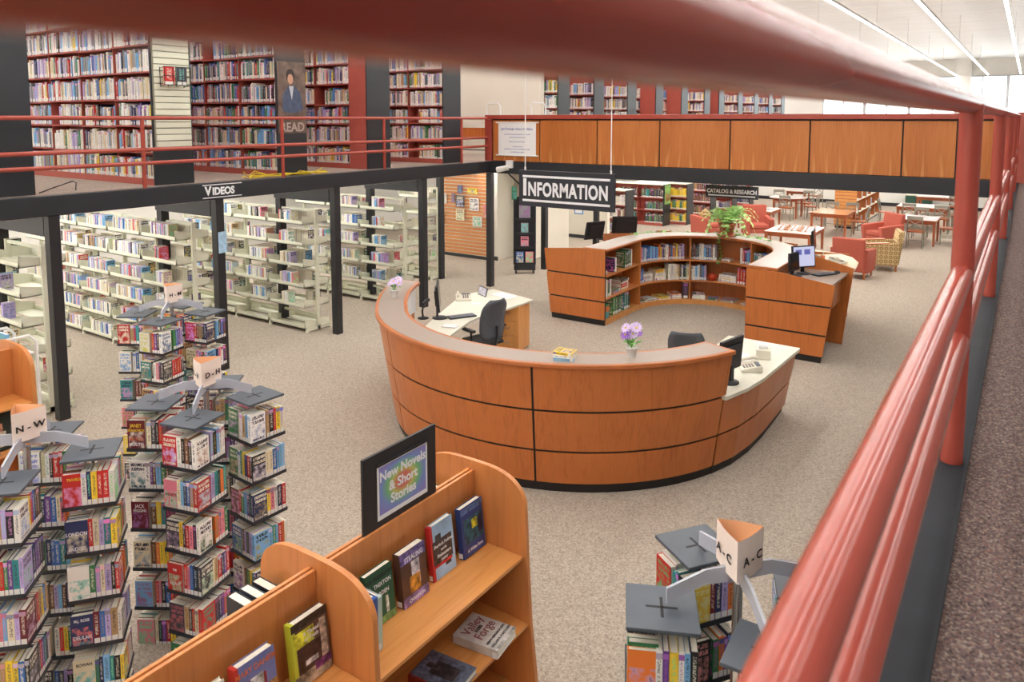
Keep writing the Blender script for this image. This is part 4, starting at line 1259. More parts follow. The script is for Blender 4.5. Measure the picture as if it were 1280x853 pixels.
pf = thing('photo_frame', 'small framed photograph standing at the inner desk edge', 'photo frame', (-7.05, 9.42, 0.766), radians(-25))
fm = T(0, 0, 0) @ Matrix.Rotation(-0.3, 4, 'X')
MB().box(-0.13, 0.13, 0, 0.012, 0, 0.14).build('frame', M['endgrey'], pf).matrix_local = fm
MB().box(-0.118, 0.118, -0.002, 0, 0.012, 0.128).build('photo', plain('pale_photo', (206, 204, 216), 0.3, 0, 0.3, 14), pf).matrix_local = fm
sd = thing('barcode_scanner', 'black handheld scanner on its curved stand by the inner monitor', 'scanner', (-6.9, 7.85, 0.766), radians(100))
MB().lathe([(0.08, 0), (0.08, 0.012), (0.02, 0.03)], 16).build('foot', M['black'], sd)
MB().tube([(0, 0, 0.02), (-0.02, 0, 0.1), (0.0, 0, 0.18), (0.06, 0, 0.22)], 0.014, 8).build('stand', M['black'], sd)
MB().tube([(0.0, 0, 0.2), (0.09, 0, 0.235), (0.15, 0, 0.235)], 0.024, 8).build('head', M['black'], sd)
ns = MB()
for k in range(9):
    pass
for k, (a, z) in enumerate(((-171.5, 1.05), (-167, 1.06), (-162.5, 1.04))):
    p = cone(2.125, radians(a), z)
    o = MB().box(-0.002, 0.002, -0.085, 0.085, -0.14, 0.2).build('notice_sheet', M['paper'], None, 0, p, radians(a))
    tag(o, 'white notice taped inside the desk counter, %s from its tip' % ordinal(k + 1), 'notice', 'notices inside the counter')

def office_chair(label, loc, rz, high):
    """sitter faces local -Y; back at +Y"""
    t = thing('office_chair', label, 'chair', loc, rz)
    b = MB()
    for k in range(5):
        a = 2 * pi * k / 5
        b.rod((0, 0, 0.1), (0.3 * cos(a), 0.3 * sin(a), 0.07), 0.025, 0.016, 8)
    b.build('base', M['black'], t)
    for k in range(5):
        a = 2 * pi * k / 5
        MB().rod((0.3 * cos(a), 0.3 * sin(a) - 0.018, 0.03), (0.3 * cos(a), 0.3 * sin(a) + 0.018, 0.03), 0.03, 0.03, 12).build('castor', M['black'], t)
    MB().rod((0, 0, 0.08), (0, 0, 0.45), 0.028, 0.024, 12).build('gas_column', M['black'], t)
    secs = []
    for i in range(9):
        y = -0.24 + 0.06 * i
        f = 1 - abs(i - 4) / 4.0
        w = 0.19 + 0.06 * f ** 0.5
        h = 0.03 + 0.035 * f ** 0.5
        secs.append([(-w, y, 0.46), (w, y, 0.46), (w * 0.97, y, 0.46 + h), (-w * 0.97, y, 0.46 + h)])
    MB().strip(secs).build('seat', M['seat'], t, 0.015)
    secs = []
    n = 12
    H0, H1 = (0.56, 1.12) if high else (0.64, 1.12)
    for i in range(n + 1):
        f = i / n
        z = H0 + (H1 - H0) * f
        w = 0.21 * (1 - (0.45 if high else 0.2) * max(0, (f - 0.72) / 0.28) ** 2) * (0.82 + 0.18 * min(1, f / 0.2))
        y = 0.23 + 0.1 * f + 0.05 * (f - 0.45) ** 2 - 0.05 * sin(pi * f) * 0.8
        sec = []
        for s_, dy in ((-1, -0.04), (-0.5, 0.0), (0, 0.01), (0.5, 0.0), (1, -0.04)):
            sec.append((w * s_, y + dy, z))
        for s_, dy in ((1, -0.01), (0.5, 0.035), (0, 0.045), (-0.5, 0.035), (-1, -0.01)):
            sec.append((w * s_, y + dy, z))
        secs.append(sec)
    o = MB().strip(secs)
    o.s = [True] * len(o.s)
    o.build('backrest', M['mesh'], t)
    MB().tube([(0, 0.05, 0.45), (0, 0.28, 0.47), (0, 0.32, 0.6), (0, 0.32, 0.75)], 0.022, 8).build('back_bar', M['endgrey'], t)
    for s_ in (-1, 1):
        MB().tube([(0.2 * s_, 0.1, 0.47), (0.27 * s_, 0.1, 0.5), (0.27 * s_, 0.08, 0.66)], 0.015, 8).cb((0.27 * s_, 0.03, 0.675), (0.06, 0.24, 0.03)).build('armrest', M['black'], t)
    return t
office_chair('black mesh-backed office chair pulled up to the inner desk', (-6.16, 8.26, 0), radians(-105), True)
office_chair('grey round-backed chair behind the counter near the lilac flowers', (-3.24, 8.42, 0), radians(200), False)

# flower pots and books on the counter
def flower(label, loc, n, sc, seed):
    rr = random.Random(seed)
    t = thing('potted_flower', label, 'plant', loc)
    MB().lathe([(0.036, 0), (0.05, 0.085), (0.053, 0.085), (0.053, 0.1), (0.046, 0.1), (0.044, 0.088)], 18).build('pot', M['white'], t)
    for k in range(n):
        a = rr.uniform(0, 2 * pi)
        rad = rr.uniform(0.02, 0.075)
        c = Vector((rad * cos(a), rad * sin(a), rr.uniform(0.19, 0.27) * sc))
        MB().tube([(0, 0, 0.085), (c.x * 0.4, c.y * 0.4, 0.15), tuple(c)], 0.003, 5).build('stem', M['leaf'], t)
        b = MB()
        up = Vector((cos(a) * 0.5, sin(a) * 0.5 - 0.75, 0.75)).normalized()
        u = up.orthogonal().normalized()
        v = up.cross(u)
        for q in range(11):
            th = 2 * pi * q / 11
            d = u * cos(th) + v * sin(th)
            s2 = up.cross(d)
            b.add([tuple(c), tuple(c + d * 0.032 + s2 * 0.013 + up * 0.004), tuple(c + d * 0.058 + up * 0.002), tuple(c + d * 0.032 - s2 * 0.013 + up * 0.004)], [(0, 1, 2, 3)])
        f = b.build('blossom', M['petal_dark'] if k % 4 == 3 else M['petal'], t)
        MB().lathe([(0.011, 0), (0.008, 0.006)], 8, 0, T(*c) @ up.to_track_quat('Z', 'Y').to_matrix().to_4x4()).build('flower_eye', M['yellow'], f)
    for k in range(9):
        a = 2 * pi * k / 9 + rr.uniform(-.2, .2)
        L = rr.uniform(0.07, 0.12)
        d = Vector((cos(a), sin(a), 0))
        s2 = Vector((-sin(a), cos(a), 0))
        z0 = rr.uniform(0.1, 0.15)
        p0, p1, p2 = d * 0.02 + Vector((0, 0, z0)), d * L * 0.6 + Vector((0, 0, z0 + 0.035)), d * L + Vector((0, 0, z0 + rr.uniform(0.0, 0.05)))
        w = Vector((0, 0, 0.006))
        MB().add([tuple(p0), tuple(p1 + s2 * 0.026), tuple(p2), tuple(p1 - s2 * 0.026), tuple(p1 + w)], [(0, 1, 4), (1, 2, 4), (2, 3, 4), (3, 0, 4)]).build('leaf', M['leaf'], t)
    return t
p = cone(2.2, radians(-150.5), 1.337)
flower('small lilac potted flower at the far tip of the curved counter', p, 6, 0.9, 3)
p = cone(2.2, radians(-46.3), 1.337)
flower('lilac potted daisies in a white pot midway along the counter', p, 10, 1.12, 5)
p = cone(2.25, radians(-62.5), 1.337)
for k, (c, lb) in enumerate((('sky', 'pale blue book, bottom of the small stack on the counter'), ('white', 'white book in the middle of the small counter stack'), ('yellow', 'yellow-covered book topping the small stack on the counter'))):
    o = place('book', ME_POCKET, T(p[0], p[1], p[2] + 0.027 * k + 0.027 / 2 + 0.0) @ RZ(radians(20 - 6 * k)) @ Matrix.Rotation(-pi / 2, 4, 'Y') @ T(0, -0.07, -0.09), (0.026, 0.15, 0.19), c, lb, 'book', 'books stacked on the counter')

# ================================================================ BACK DESK: horseshoe bookcase
BX, BY, BR, BY0 = -4.65, 12.65, 1.22, 11.4
BL = BY - BY0
BA = pi * BR
BTOT = 2 * BL + BA
def bpath(s, off, z):
    if s < BL:
        return (BX - BR - off, BY0 + s, z)
    if s < BL + BA:
        a = pi - (s - BL) / BR
        return (BX + (BR + off) * cos(a), BY + (BR + off) * sin(a), z)
    return (BX + BR + off, BY - (s - BL - BA), z)
def brot(s):
    if s < BL:
        return pi / 2
    if s < BL + BA:
        return pi - (s - BL) / BR - pi / 2
    return -pi / 2
def bstrip(s0, s1, o0, o1, z0, z1):
    n = max(2, int((s1 - s0) / 0.11))
    secs = []
    for i in range(n + 1):
        s = s0 + (s1 - s0) * i / n
        secs.append([bpath(s, o0, z0), bpath(s, o1, z0), bpath(s, o1, z1), bpath(s, o0, z1)][::-1])
    return MB().strip(secs)
bd = thing('horseshoe_desk', 'horseshoe cherry reference desk lined with open bookshelves', 'desk', (0, 0, 0))
bstrip(0.0, BTOT, -0.025, 0.44, 1.295, 1.335).build('counter', M['edge'], bd, 0.006)
bstrip(0.02, BTOT - 0.02, 0.0, 0.42, 1.3352, 1.338).build('counter_laminate', plain('pale_laminate', (190, 178, 168), 0.35, 0, 0.04, 60), bd)
bstrip(0.0, BTOT, 0.0, 0.02, 0.0, 0.075).build('toe_board', M['oak'], bd)
for k, s0 in enumerate((0.02, 1.41, 2.555, 3.75, 4.9)):
    s1 = (1.39, 2.535, 3.73, 4.88, BTOT - 0.02)[k]
    bstrip(s0, s1, 0.39, 0.405, 0.0, 1.295).build('back_panel', M['wood_dark'], bd)
    for z in (0.09, 0.465, 0.865):
        bstrip(s0, s1, 0.004, 0.389, z - 0.024, z).build('shelf', M['oak'] if z < 0.1 else M['wood_case'], bd)
for s in (1.4, 2.545, 3.74, 4.89):
    bstrip(s - 0.01, s + 0.01, 0.0, 0.388, 0.076, 1.294).build('divider', M['wood_case'], bd)

def end_board(name, poly_rows):
    pass
def fin(name, y, x_in, xo0, xo1, zt_in, zt_out, mid=None, reveals=True):
    """upright board across the desk's leg: inner edge x_in, outer edge leaning from xo0 (floor) to xo1 (top)"""
    sg_ = 1 if xo0 > x_in else -1
    rows = [(0.0, 0.1), (0.1, 0.4), (0.428, 0.832), (0.86, None)] if reveals else [(0.0, None)]
    xo = lambda z: xo0 + (xo1 - xo0) * z / zt_out
    core = MB()
    zi = zt_in
    pts = [(x_in, 0), (xo0 - sg_ * 0.015, 0), (xo1 - sg_ * 0.015, zt_out - 0.01)] + ([(mid[0], mid[1] - 0.01)] if mid else []) + [(x_in, zi - 0.01)]
    core.add([(x, y - 0.012, z) for x, z in pts] + [(x, y + 0.02, z) for x, z in pts], [tuple(range(len(pts))), tuple(range(2 * len(pts) - 1, len(pts) - 1, -1))] + [(i, len(pts) + i, len(pts) + (i + 1) % len(pts), (i + 1) % len(pts)) for i in range(len(pts))])
    core.build('core', M['kick'] if reveals else M['wood'], bd)
    for i, (z0, z1) in enumerate(rows):
        if reveals and i == 0:
            continue
        if z1 is None:
            pts = [(x_in, z0), (xo(z0), z0), (xo1, zt_out)] + ([mid] if mid else []) + [(x_in, zt_in)]
        else:
            pts = [(x_in, z0), (xo(z0), z0), (xo(z1), z1), (x_in, z1)]
        n = len(pts)
        ya = y - 0.026 if reveals else y - 0.026
        b = MB().add([(x, ya, z) for x, z in pts] + [(x, y - 0.012, z) for x, z in pts], [tuple(range(n)), tuple(range(2 * n - 1, n - 1, -1))] + [(i_, n + i_, n + (i_ + 1) % n, (i_ + 1) % n) for i_ in range(n)])
        b.build('panel', M['wood'], bd)
fin('end', 11.4, -5.87, -6.945, -7.09, 1.333, 1.25, (-6.34, 1.325))
fin('end', 11.4, -3.45, -2.325, -2.18, 1.293, 1.18, (-2.96, 1.29))
fin('fin', 12.6, -2.98, -2.272, -2.141, 1.375, 1.235, (-2.7, 1.37), False)
# outside work surfaces on the railing side
MB().prism([(-3.0, 11.43), (-2.24, 11.43), (-2.22, 12.57), (-3.0, 12.57)], 1.13, 1.16).build('worktop', M['lam'], bd, 0.004)
MB().box(-2.45, -2.3, 11.9, 12.45, 0.72, 1.129).build('keyboard_cupboard', M['wood'], bd, 0.004)
ws2 = [(-3.05, 12.63), (-2.2, 12.63), (-2.19, 13.0), (-2.25, 13.6), (-2.43, 14.05), (-2.72, 14.35), (-3.1, 14.45), (-3.45, 14.0), (-3.1, 13.3)]
MB().prism(ws2, 1.13, 1.16).build('worktop', plain('maple_worktop', (232, 206, 170), 0.35), bd, 0.004)
def rfin(a, r0, r1, zt0, zt1):
    c, s = cos(a), sin(a)
    p = [(BX + r0 * c, BY + r0 * s), (BX + r1 * c, BY + r1 * s)]
    nx, ny = -s * 0.015, c * 0.015
    b4 = [(p[0][0] + nx, p[0][1] + ny, 0), (p[0][0] - nx, p[0][1] - ny, 0), (p[1][0] - nx, p[1][1] - ny, 0), (p[1][0] + nx, p[1][1] + ny, 0)]
    t4 = [(q[0], q[1], z) for q, z in zip(b4, (zt0, zt0, zt1, zt1))]
    MB().hexa(b4, t4).build('fin', M['edge'], bd)
rfin(radians(40), 1.66, 2.75, 1.25, 1.15)
rfin(radians(66), 1.66, 2.6, 1.3, 1.15)
rfin(radians(160), 1.66, 2.5, 1.36, 1.25)
rfin(radians(131), 1.66, 2.5, 1.36, 1.25)
MB().prism([(-6.31, 11.43), (-6.31, 12.65), (-6.05, 13.55), (-5.5, 14.1), (-5.9, 14.8), (-6.75, 14.1), (-7.05, 12.9), (-7.05, 11.43)], 1.03, 1.06).build('worktop', M['lam'], bd)

monitor('lit monitor on the railing side of the horseshoe desk', (-2.78, 12.1, 1.161), radians(52), 0.42, 0.34, 0.1, 0.1, 'lit')
mo = bpy.data.objects['computer_monitor.002'] if 'computer_monitor.002' in bpy.data.objects else None
if mo:
    for x in (-0.1, 0.06):
        MB().box(x - 0.055, x + 0.055, -0.0155, -0.0145, 0.2, 0.28).build('screen_block', M['lit_dark'], mo).matrix_local = T(0, 0, 0.1) @ Matrix.Rotation(-0.1, 4, 'X')
monitor('slim dark monitor tucked behind the lit one', (-2.86, 11.86, 1.161), radians(78), 0.3, 0.28, 0.08)
monitor('grey monitor seen edge-on over the maple worktop', (-2.98, 13.7, 1.161), radians(98), 0.42, 0.34, 0.14)
monitor('black monitor on the stair side of the horseshoe desk, close to the white wall', (-6.95, 12.95, 1.061), radians(-115), 0.44, 0.36, 0.16, 0.25)
monitor('wide black monitor behind the horseshoe counter, second from the white wall', (-6.75, 13.9, 1.061), radians(-140), 0.52, 0.38, 0.16, 0.25)
keyboard('grey keyboard with pale keys on the railing-side worktop', (-2.5, 12.2, 1.161), radians(60), 'black')
ms = thing('mouse', 'dark computer mouse beside the pale-keyed keyboard', 'mouse', (-2.36, 12.45, 1.161), 0.6)
MB().lathe([(0.045, 0), (0.048, 0.012), (0.036, 0.03), (0.01, 0.038)], 14).build('shell', M['endgrey'], ms)
ph = phone('grey desk telephone on the maple worktop', (-2.52, 13.3, 1.161), radians(70))
cu_ = thing('pencil_cup', 'small amber cup holding one tall pale pencil', 'cup', (-2.78, 13.4, 1.161))
MB().lathe([(0.035, 0), (0.04, 0.09), (0.034, 0.09), (0.03, 0.01)], 14).build('cup', M['orange'], cu_)
MB().rod((0, 0, 0.01), (0.02, 0.01, 0.3), 0.006).build('pencil', M['cream'], cu_)

# ---- what stands on the horseshoe's shelves
def put(s, z, items, where, me=None, gap=0.002, start=1, off=0.05, group='reference books on the horseshoe shelves', noun='book'):
    for k, (c, t, h) in enumerate(items):
        sm = s + t / 2
        place('book', me or ME_BOOK, T(*bpath(sm, off, z + 0.001)) @ RZ(brot(sm)), (t * 0.93, 0.19 if h > 0.22 else 0.15, h), c, '%s %s, %s along the horseshoe, %s' % (c, noun, ordinal(start + k), where), 'book', group)
        s += t + gap
    return s
def mk(cols, tmin=0.024, tmax=0.045, hmin=0.23, hmax=0.3):
    return [(c, random.uniform(tmin, tmax), random.uniform(hmin, hmax)) for c in cols.split()]
def lay(s, z, items, where, off=0.08, group='volumes lying on the horseshoe shelves'):
    zz = z + 0.002
    for k, (c, t, w, d) in enumerate(items):
        Mx = T(*bpath(s, off, zz)) @ RZ(brot(s) + random.uniform(-.06, .06)) @ T(0, 0, t / 2) @ Matrix.Rotation(-pi / 2, 4, 'Y') @ T(0, 0, -w / 2)
        place('book', ME_POCKET, Mx, (t, d, w), c, '%s volume lying %s in the pile %s' % (c, 'lowest' if k == 0 else ordinal(k + 1) + ' up', where), 'book', group)
        zz += t + 0.001
put(1.44, 0.865, mk('purple pink lilac sky white blue blue blue sky blue sky blue sky orange yellow purple navy cream white red navy blue orange tan yellow purple white purple lilac', 0.026, 0.042, 0.24, 0.3), 'top shelf, second bay')
put(2.57, 0.865, mk('black maroon navy navy white white sky navy blue brown white grey', 0.03, 0.045, 0.25, 0.3), 'top shelf, third bay')
put(3.47, 0.865, mk('white red navy sky blue blue', 0.036, 0.046, 0.26, 0.3), 'top shelf behind the ivy')
put(3.77, 0.865, mk('teal teal white grey navy blue maroon charcoal', 0.04, 0.06, 0.24, 0.3), 'top shelf, fourth bay')
put(0.42, 0.865, [('navy', 0.05, 0.24), ('white', 0.05, 0.25)], 'top shelf, first bay')
put(0.86, 0.865, [('green', 0.07, 0.3), ('charcoal', 0.06, 0.28), ('green', 0.07, 0.31), ('black', 0.04, 0.3), ('white', 0.05, 0.31)], 'top shelf, first bay', start=3)
put(0.05, 0.465, [('cream', 0.07, 0.3), ('white', 0.07, 0.31), ('green', 0.08, 0.3), ('white', 0.05, 0.29)], 'middle shelf, first bay', noun='binder')
put(0.4, 0.09, [('green', 0.09, 0.32), ('green', 0.1, 0.31), ('charcoal', 0.05, 0.3), ('green', 0.08, 0.3)], 'bottom shelf, first bay', noun='binder')
put(0.85, 0.09, [('teal', 0.09, 0.33), ('teal', 0.08, 0.32), ('black', 0.06, 0.25)], 'bottom shelf, first bay', start=5, noun='binder')
put(1.44, 0.465, mk('navy blue blue', 0.03, 0.045), 'middle shelf, second bay')
put(2.14, 0.465, [('white', .05, .31), ('white', .05, .31), ('white', .045, .31), ('cream', .04, .29), ('tan', .03, .29), ('black', .03, .29), ('white', .03, .28), ('black', .03, .28), ('green', .03, .28), ('cream', .045, .3)], 'middle shelf, second bay', start=4)
put(2.58, 0.465, mk('white white sky white navy blue lilac', 0.03, 0.042, 0.26, 0.31), 'middle shelf, third bay')
put(3.42, 0.465, [('red', .055, .31), ('red', .055, .31), ('red', .055, .3)], 'middle shelf, third bay', start=8, noun='binder')
put(2.43, 0.09, [('charcoal', .1, .3)], 'bottom shelf, second bay', noun='magazine box')
lay(0.12, 0.865, [('white', .02, .2, .26), ('white', .02, .2, .26), ('white', .015, .2, .26)], 'at the open end, top shelf')
lay(0.62, 0.465, [('lilac', .03, .24, .28), ('green', .03, .22, .26)], 'near the open end, middle shelf')
lay(0.95, 0.465, [('cream', .04, .26, .28), ('red', .07, .28, .3), ('white', .03, .25, .28), ('charcoal', .04, .3, .3)], 'below the first bay binders')
lay(1.72, 0.465, [('white', .04, .24, .28), ('white', .035, .22, .28), ('charcoal', .01, .24, .28), ('white', .04, .24, .28), ('white', .025, .22, .27)], 'beside the blue books, middle shelf')
lay(2.0, 0.465, [('white', .04, .24, .28), ('white', .04, .24, .28), ('white', .035, .22, .28), ('white', .03, .23, .28), ('yellow', .03, .22, .27), ('red', .012, .2, .25), ('yellow', .02, .22, .25)], 'with yellow covers, middle shelf')
lay(3.22, 0.465, [('white', .04, .34, .28), ('cream', .035, .34, .28), ('white', .035, .33, .28), ('white', .02, .32, .27)], 'beside the red teapot')
lay(1.55, 0.09, [('maroon', .012, .22, .28), ('white', .012, .22, .28), ('green', .012, .22, .28)], 'of magazines, bottom shelf by the first divider', 0.03)
lay(1.78, 0.09, [('white', .012, .24, .28), ('teal', .012, .22, .28), ('white', .01, .24, .28)], 'of pale magazines, bottom shelf', 0.03)
lay(2.06, 0.09, [('white', .015, .26, .28), ('yellow', .02, .26, .28), ('yellow', .015, .25, .28)], 'of yellow directories, bottom shelf', 0.03)
lay(2.3, 0.09, [('white', .05, .22, .26), ('white', .03, .22, .26), ('orange', .02, .2, .25)], 'topped with orange, bottom shelf', 0.04)
lay(2.72, 0.09, [('white', .02, .24, .28), ('white', .02, .24, .28), ('white', .02, .23, .28), ('white', .02, .22, .28)], 'of white pads, bottom shelf, third bay', 0.03)
lay(2.97, 0.09, [('green', .012, .2, .26), ('green', .012, .2, .26)], 'of green leaflets, bottom shelf', 0.03)
lay(3.24, 0.09, [('white', .01, .28, .28), ('charcoal', .012, .26, .28), ('grey', .012, .26, .28)], 'of grey magazines, bottom shelf', 0.03)
lay(3.6, 0.09, [('white', .02, .2, .28)], 'by the fourth divider, bottom shelf', 0.03)
lay(3.2, 0.865, [('grey', .02, .16, .2), ('white', .02, .16, .2)], 'under the hanging ivy', 0.03)
bxp = bpath(0.16, 0.1, 0.092)
cb_ = thing('storage_box', 'stacked teal and orange box with green lid at the open end, bottom shelf', 'box', bxp)
MB().box(-0.07, 0.07, -0.06, 0.06, 0, 0.12).build('lower_tub', M['teal'], cb_, 0.01)
MB().box(-0.075, 0.075, -0.065, 0.065, 0.121, 0.21).build('upper_tub', M['orange'], cb_, 0.01)
MB().box(-0.06, 0.06, -0.05, 0.05, 0.211, 0.25).build('lid', plain('green_lid', (60, 150, 90), 0.4), cb_, 0.01)
tp = thing('teapot', 'small red teapot on the middle horseshoe shelf', 'teapot', bpath(2.95, 0.12, 0.467), 0.6)
MB().lathe([(0.04, 0), (0.075, 0.03), (0.08, 0.07), (0.055, 0.11), (0.03, 0.12)], 18).build('body', plain('red_glaze', (190, 66, 36), 0.2), tp)
MB().lathe([(0.035, 0.12), (0.03, 0.13), (0.01, 0.135), (0.012, 0.15), (0.002, 0.155)], 14).build('lid', plain('red_glaze_lid', (176, 58, 34), 0.2), tp)
MB().tube([(0.07, 0, 0.05), (0.1, 0, 0.07), (0.115, 0, 0.11)], 0.012, 8).build('spout', plain('red_glaze_spout', (190, 66, 36), 0.2), tp)
MB().tube([(-0.07, 0, 0.04), (-0.11, 0, 0.05), (-0.115, 0, 0.09), (-0.06, 0, 0.1)], 0.008, 8).build('handle', plain('red_glaze_handle', (190, 66, 36), 0.2), tp)
ob = place('box', ME_POCKET, T(*bpath(2.48, 0.03, 0.4)) @ RZ(brot(2.48)), (0.09, 0.1, 0.06), 'orange', 'small orange carton on the dark magazine box', 'box', None)

# fern and ivy on the counter
rr = random.Random(11)
fe = thing('fern', 'feathery fern with trailing ivy in a terracotta pot on the horseshoe counter', 'plant', (-4.66, 14.05, 1.339))
MB().lathe([(0.11, 0), (0.15, 0.2), (0.165, 0.2), (0.165, 0.25), (0.15, 0.25), (0.14, 0.22)], 20).build('pot', M['terracotta'], fe)
MB().lathe([(0.17, 0.0), (0.19, 0.025), (0.17, 0.022)], 20).build('saucer', M['terracotta'], fe)
for k in range(44):
    a = rr.uniform(0, 2 * pi)
    L = rr.uniform(0.3, 0.56)
    up = rr.uniform(0.4, 0.8)
    b = MB()
    pts = []
    for i in range(9):
        f = i / 8
        pts.append(Vector((cos(a) * L * f, sin(a) * L * f, 0.2 + up * f - up * (0.75 if k % 3 else 1.2) * f ** 3)))
    b.tube([tuple(p) for p in pts], 0.003, 4)
    side = Vector((-sin(a), cos(a), 0))
    for i in range(1, 9):
        for s_ in (-1, 1):
            p = pts[i]
            w = 0.11 * (1 - abs(i - 4) / 6)
            d = (pts[i] - pts[i - 1]).normalized()
            tip = p + side * (s_ * w) + d * 0.03 - Vector((0, 0, 0.012))
            b.add([tuple(p - d * 0.016), tuple(p + side * (s_ * w * 0.5) - d * 0.012), tuple(tip), tuple(p + d * 0.02)], [(0, 1, 2, 3)])
    b.build('frond', M['fern'], fe)
def ivy(pts, parent, n):
    b = MB().tube(pts, 0.004, 5)
    b.build('vine', M['leaf'], parent)
    for k in range(n):
        f = (k + 0.5) / n * (len(pts) - 1)
        i = int(f)
        p = Vector(pts[i]).lerp(Vector(pts[min(i + 1, len(pts) - 1)]), f - i)
        a = rr.uniform(0, 2 * pi)
        s = rr.uniform(0.03, 0.05)
        c = p + Vector((rr.uniform(-.03, .03), rr.uniform(-.05, .0), rr.uniform(0.005, .035)))
        u, v = Vector((cos(a), sin(a), 0.2)) * s, Vector((-sin(a), cos(a), 0.5)) * s
        MB().add([tuple(c - u), tuple(c - u * 0.2 - v * 0.9), tuple(c + u * 1.2), tuple(c - u * 0.2 + v * 0.9), tuple(c + Vector((0, 0, 0.008)))], [(0, 1, 4), (1, 2, 4), (2, 3, 4), (3, 0, 4)]).build('leaf', M['leaf'] if k % 3 else M['fern'], parent)
O_ = Vector((-4.66, 14.05, 1.339))
loc_ = lambda x, y, z: tuple(Vector((x, y, z)) - O_)
ivy([(0, 0, 0.24), (0.1, -0.16, 0.1)] + [loc_(*bpath(s, -0.035, z)) for s, z in ((3.1, 1.35), (3.1, 1.2), (3.13, 1.0), (3.08, 0.8))], fe, 26)
ivy([(0, 0, 0.24), (0.2, -0.05, 0.03)] + [loc_(*bpath(s, o, 1.36)) for s, o in ((3.4, 0.2), (3.75, 0.16), (4.0, 0.22))], fe, 14)
ivy([(0, 0, 0.24), (-0.2, 0.02, 0.03)] + [loc_(*bpath(s, o, 1.36)) for s, o in ((2.4, 0.3), (2.1, 0.36), (1.8, 0.33), (1.55, 0.38))], fe, 18)

# ================================================================ SIGNS
XZm = Matrix.Rotation(pi / 2, 4, 'X')                 # text plane facing -Y
si = thing('hanging_sign', 'large charcoal INFORMATION sign hanging on two white rods', 'sign', (-5.27, 9.0, 2.32))
MB().box(-0.765, 0.765, -0.02, 0.02, 0, 0.515).build('board', M['signblack'], si, 0.004)
for z in (0.085, 0.43):
    MB().box(-0.7, 0.7, -0.0225, -0.0205, z - 0.016, z + 0.016).build('stripe', M['signwhite'], si)
text('lettering', 'I', 0.33, M['signwhite'], si, T(-0.7, -0.021, 0.262) @ XZm, 0.002, 0.013, 0.9, 'LEFT')
text('lettering', 'NFORMATION', 0.268, M['signwhite'], si, T(-0.61, -0.021, 0.24) @ XZm, 0.002, 0.0095, 0.69, 'LEFT', 1.08)
for x in (-0.67, 0.7):
    MB().rod((x, 0, 0.515), (x, 0, CEIL - 2.32), 0.007, 0.007, 8).build('rod', M['white'], si)
    MB().rod((x, 0, 0.5), (x, 0, 0.56), 0.014, 0.014, 8).build('coupling', M['white'], si)
v = thing('video_sign', 'white VIDEOS lettering between two lines on the dark beam', 'sign', (-9.249, 6.34, 2.572))
text('lettering', 'V', 0.165, M['signwhite'], v, T(0.0, -0.27, 0.0) @ PM, 0.001, 0.007, 0.9, 'LEFT')
text('lettering', 'IDEOS', 0.14, M['signwhite'], v, T(0.0, -0.16, -0.008) @ PM, 0.001, 0.006, 0.9, 'LEFT')
for z in (-0.088, 0.088):
    MB().box(0, 0.002, -0.31, 0.31, z - 0.006, z + 0.006).build('line', M['signwhite'], v)
cr = thing('hanging_sign', 'small charcoal CATALOG & RESEARCH sign under the far mezzanine', 'sign', (-4.57, 14.0, 2.07))
MB().box(-0.5, 0.5, -0.015, 0.015, 0, 0.24).build('board', M['endgrey'], cr, 0.003)
text('lettering', 'CATALOG & RESEARCH', 0.104, M['signwhite'], cr, T(0, -0.016, 0.125) @ XZm, 0.001, 0.004, 0.86)
MB().box(-0.45, 0.45, -0.017, -0.0155, 0.035, 0.06).build('stripe', M['signwhite'], cr)
for x in (-0.4, 0.4):
    MB().rod((x, 0, 0.24), (x, 0, 0.372), 0.006, 0.006, 6).build('rod', M['white'], cr)

ps = thing('banner', 'white paper banner with blue writing hung on the wood parapet', 'banner', (-8.6, 12.715, 2.81))
MB().box(-0.46, 0.46, 0, 0.006, 0.02, 0.68).build('sheet', M['paper'], ps)
for z in (0.0, 0.67):
    MB().rod((-0.52, 0, z + 0.01), (0.52, 0, z + 0.01), 0.014, 0.014, 10).build('batten', M['white'], ps)
M['blueink'] = plain('blue_ink', (104, 108, 178), 0.6)
M['paleink'] = plain('pale_blue_ink', (170, 172, 208), 0.6)
text('lettering', 'San Pedro Library Artist Gallery' if False else 'Jean Prodanger Library Art Gallery' if False else 'Lower Level Display Gallery' if False else 'Juan Prodanger Library Art Gallery', 0.064, M['blueink'], ps, T(0, -0.001, 0.55) @ XZm, 0.0005, 0.001, 0.86)
for z, w in ((0.43, 0.62), (0.37, 0.36), (0.28, 0.4), (0.18, 0.2), (0.13, 0.62), (0.07, 0.3)):
    b = MB()
    x = -w / 2
    while x < w / 2:
        l = random.uniform(0.02, 0.06)
        b.box(x, x + l, -0.0015, -0.0005, z, z + 0.018)
        x += l + 0.012
    b.build('small_print', M['paleink'], ps)
wc = thing('security_camera', 'white wall camera under the parapet corner', 'camera', (-8.8, 12.69, 2.5))
MB().box(-0.02, 0.13, -0.06, 0.01, 0.06, 0.22).build('bracket', M['white'], wc, 0.01)
MB().rod((-0.2, -0.1, 0.02), (0.04, -0.06, 0.07), 0.06, 0.055, 14).build('housing', M['white'], wc)
vm = tag(MB().box(-0.004, 0.004, -0.07, 0.07, -0.15, 0.15).build('leaflet', plain('pale_blue_print', (170, 205, 232), 0.5, 0, 0.2, 18), None, 0, (-9.262, 6.32, 1.84), 0.1), 'pale blue leaflet taped on the post under the VIDEOS sign', 'leaflet')
bs = thing('wall_sign', 'small blue framed notice on the white wall behind the monitors', 'sign', (-11.0, 19.59, 0.72))
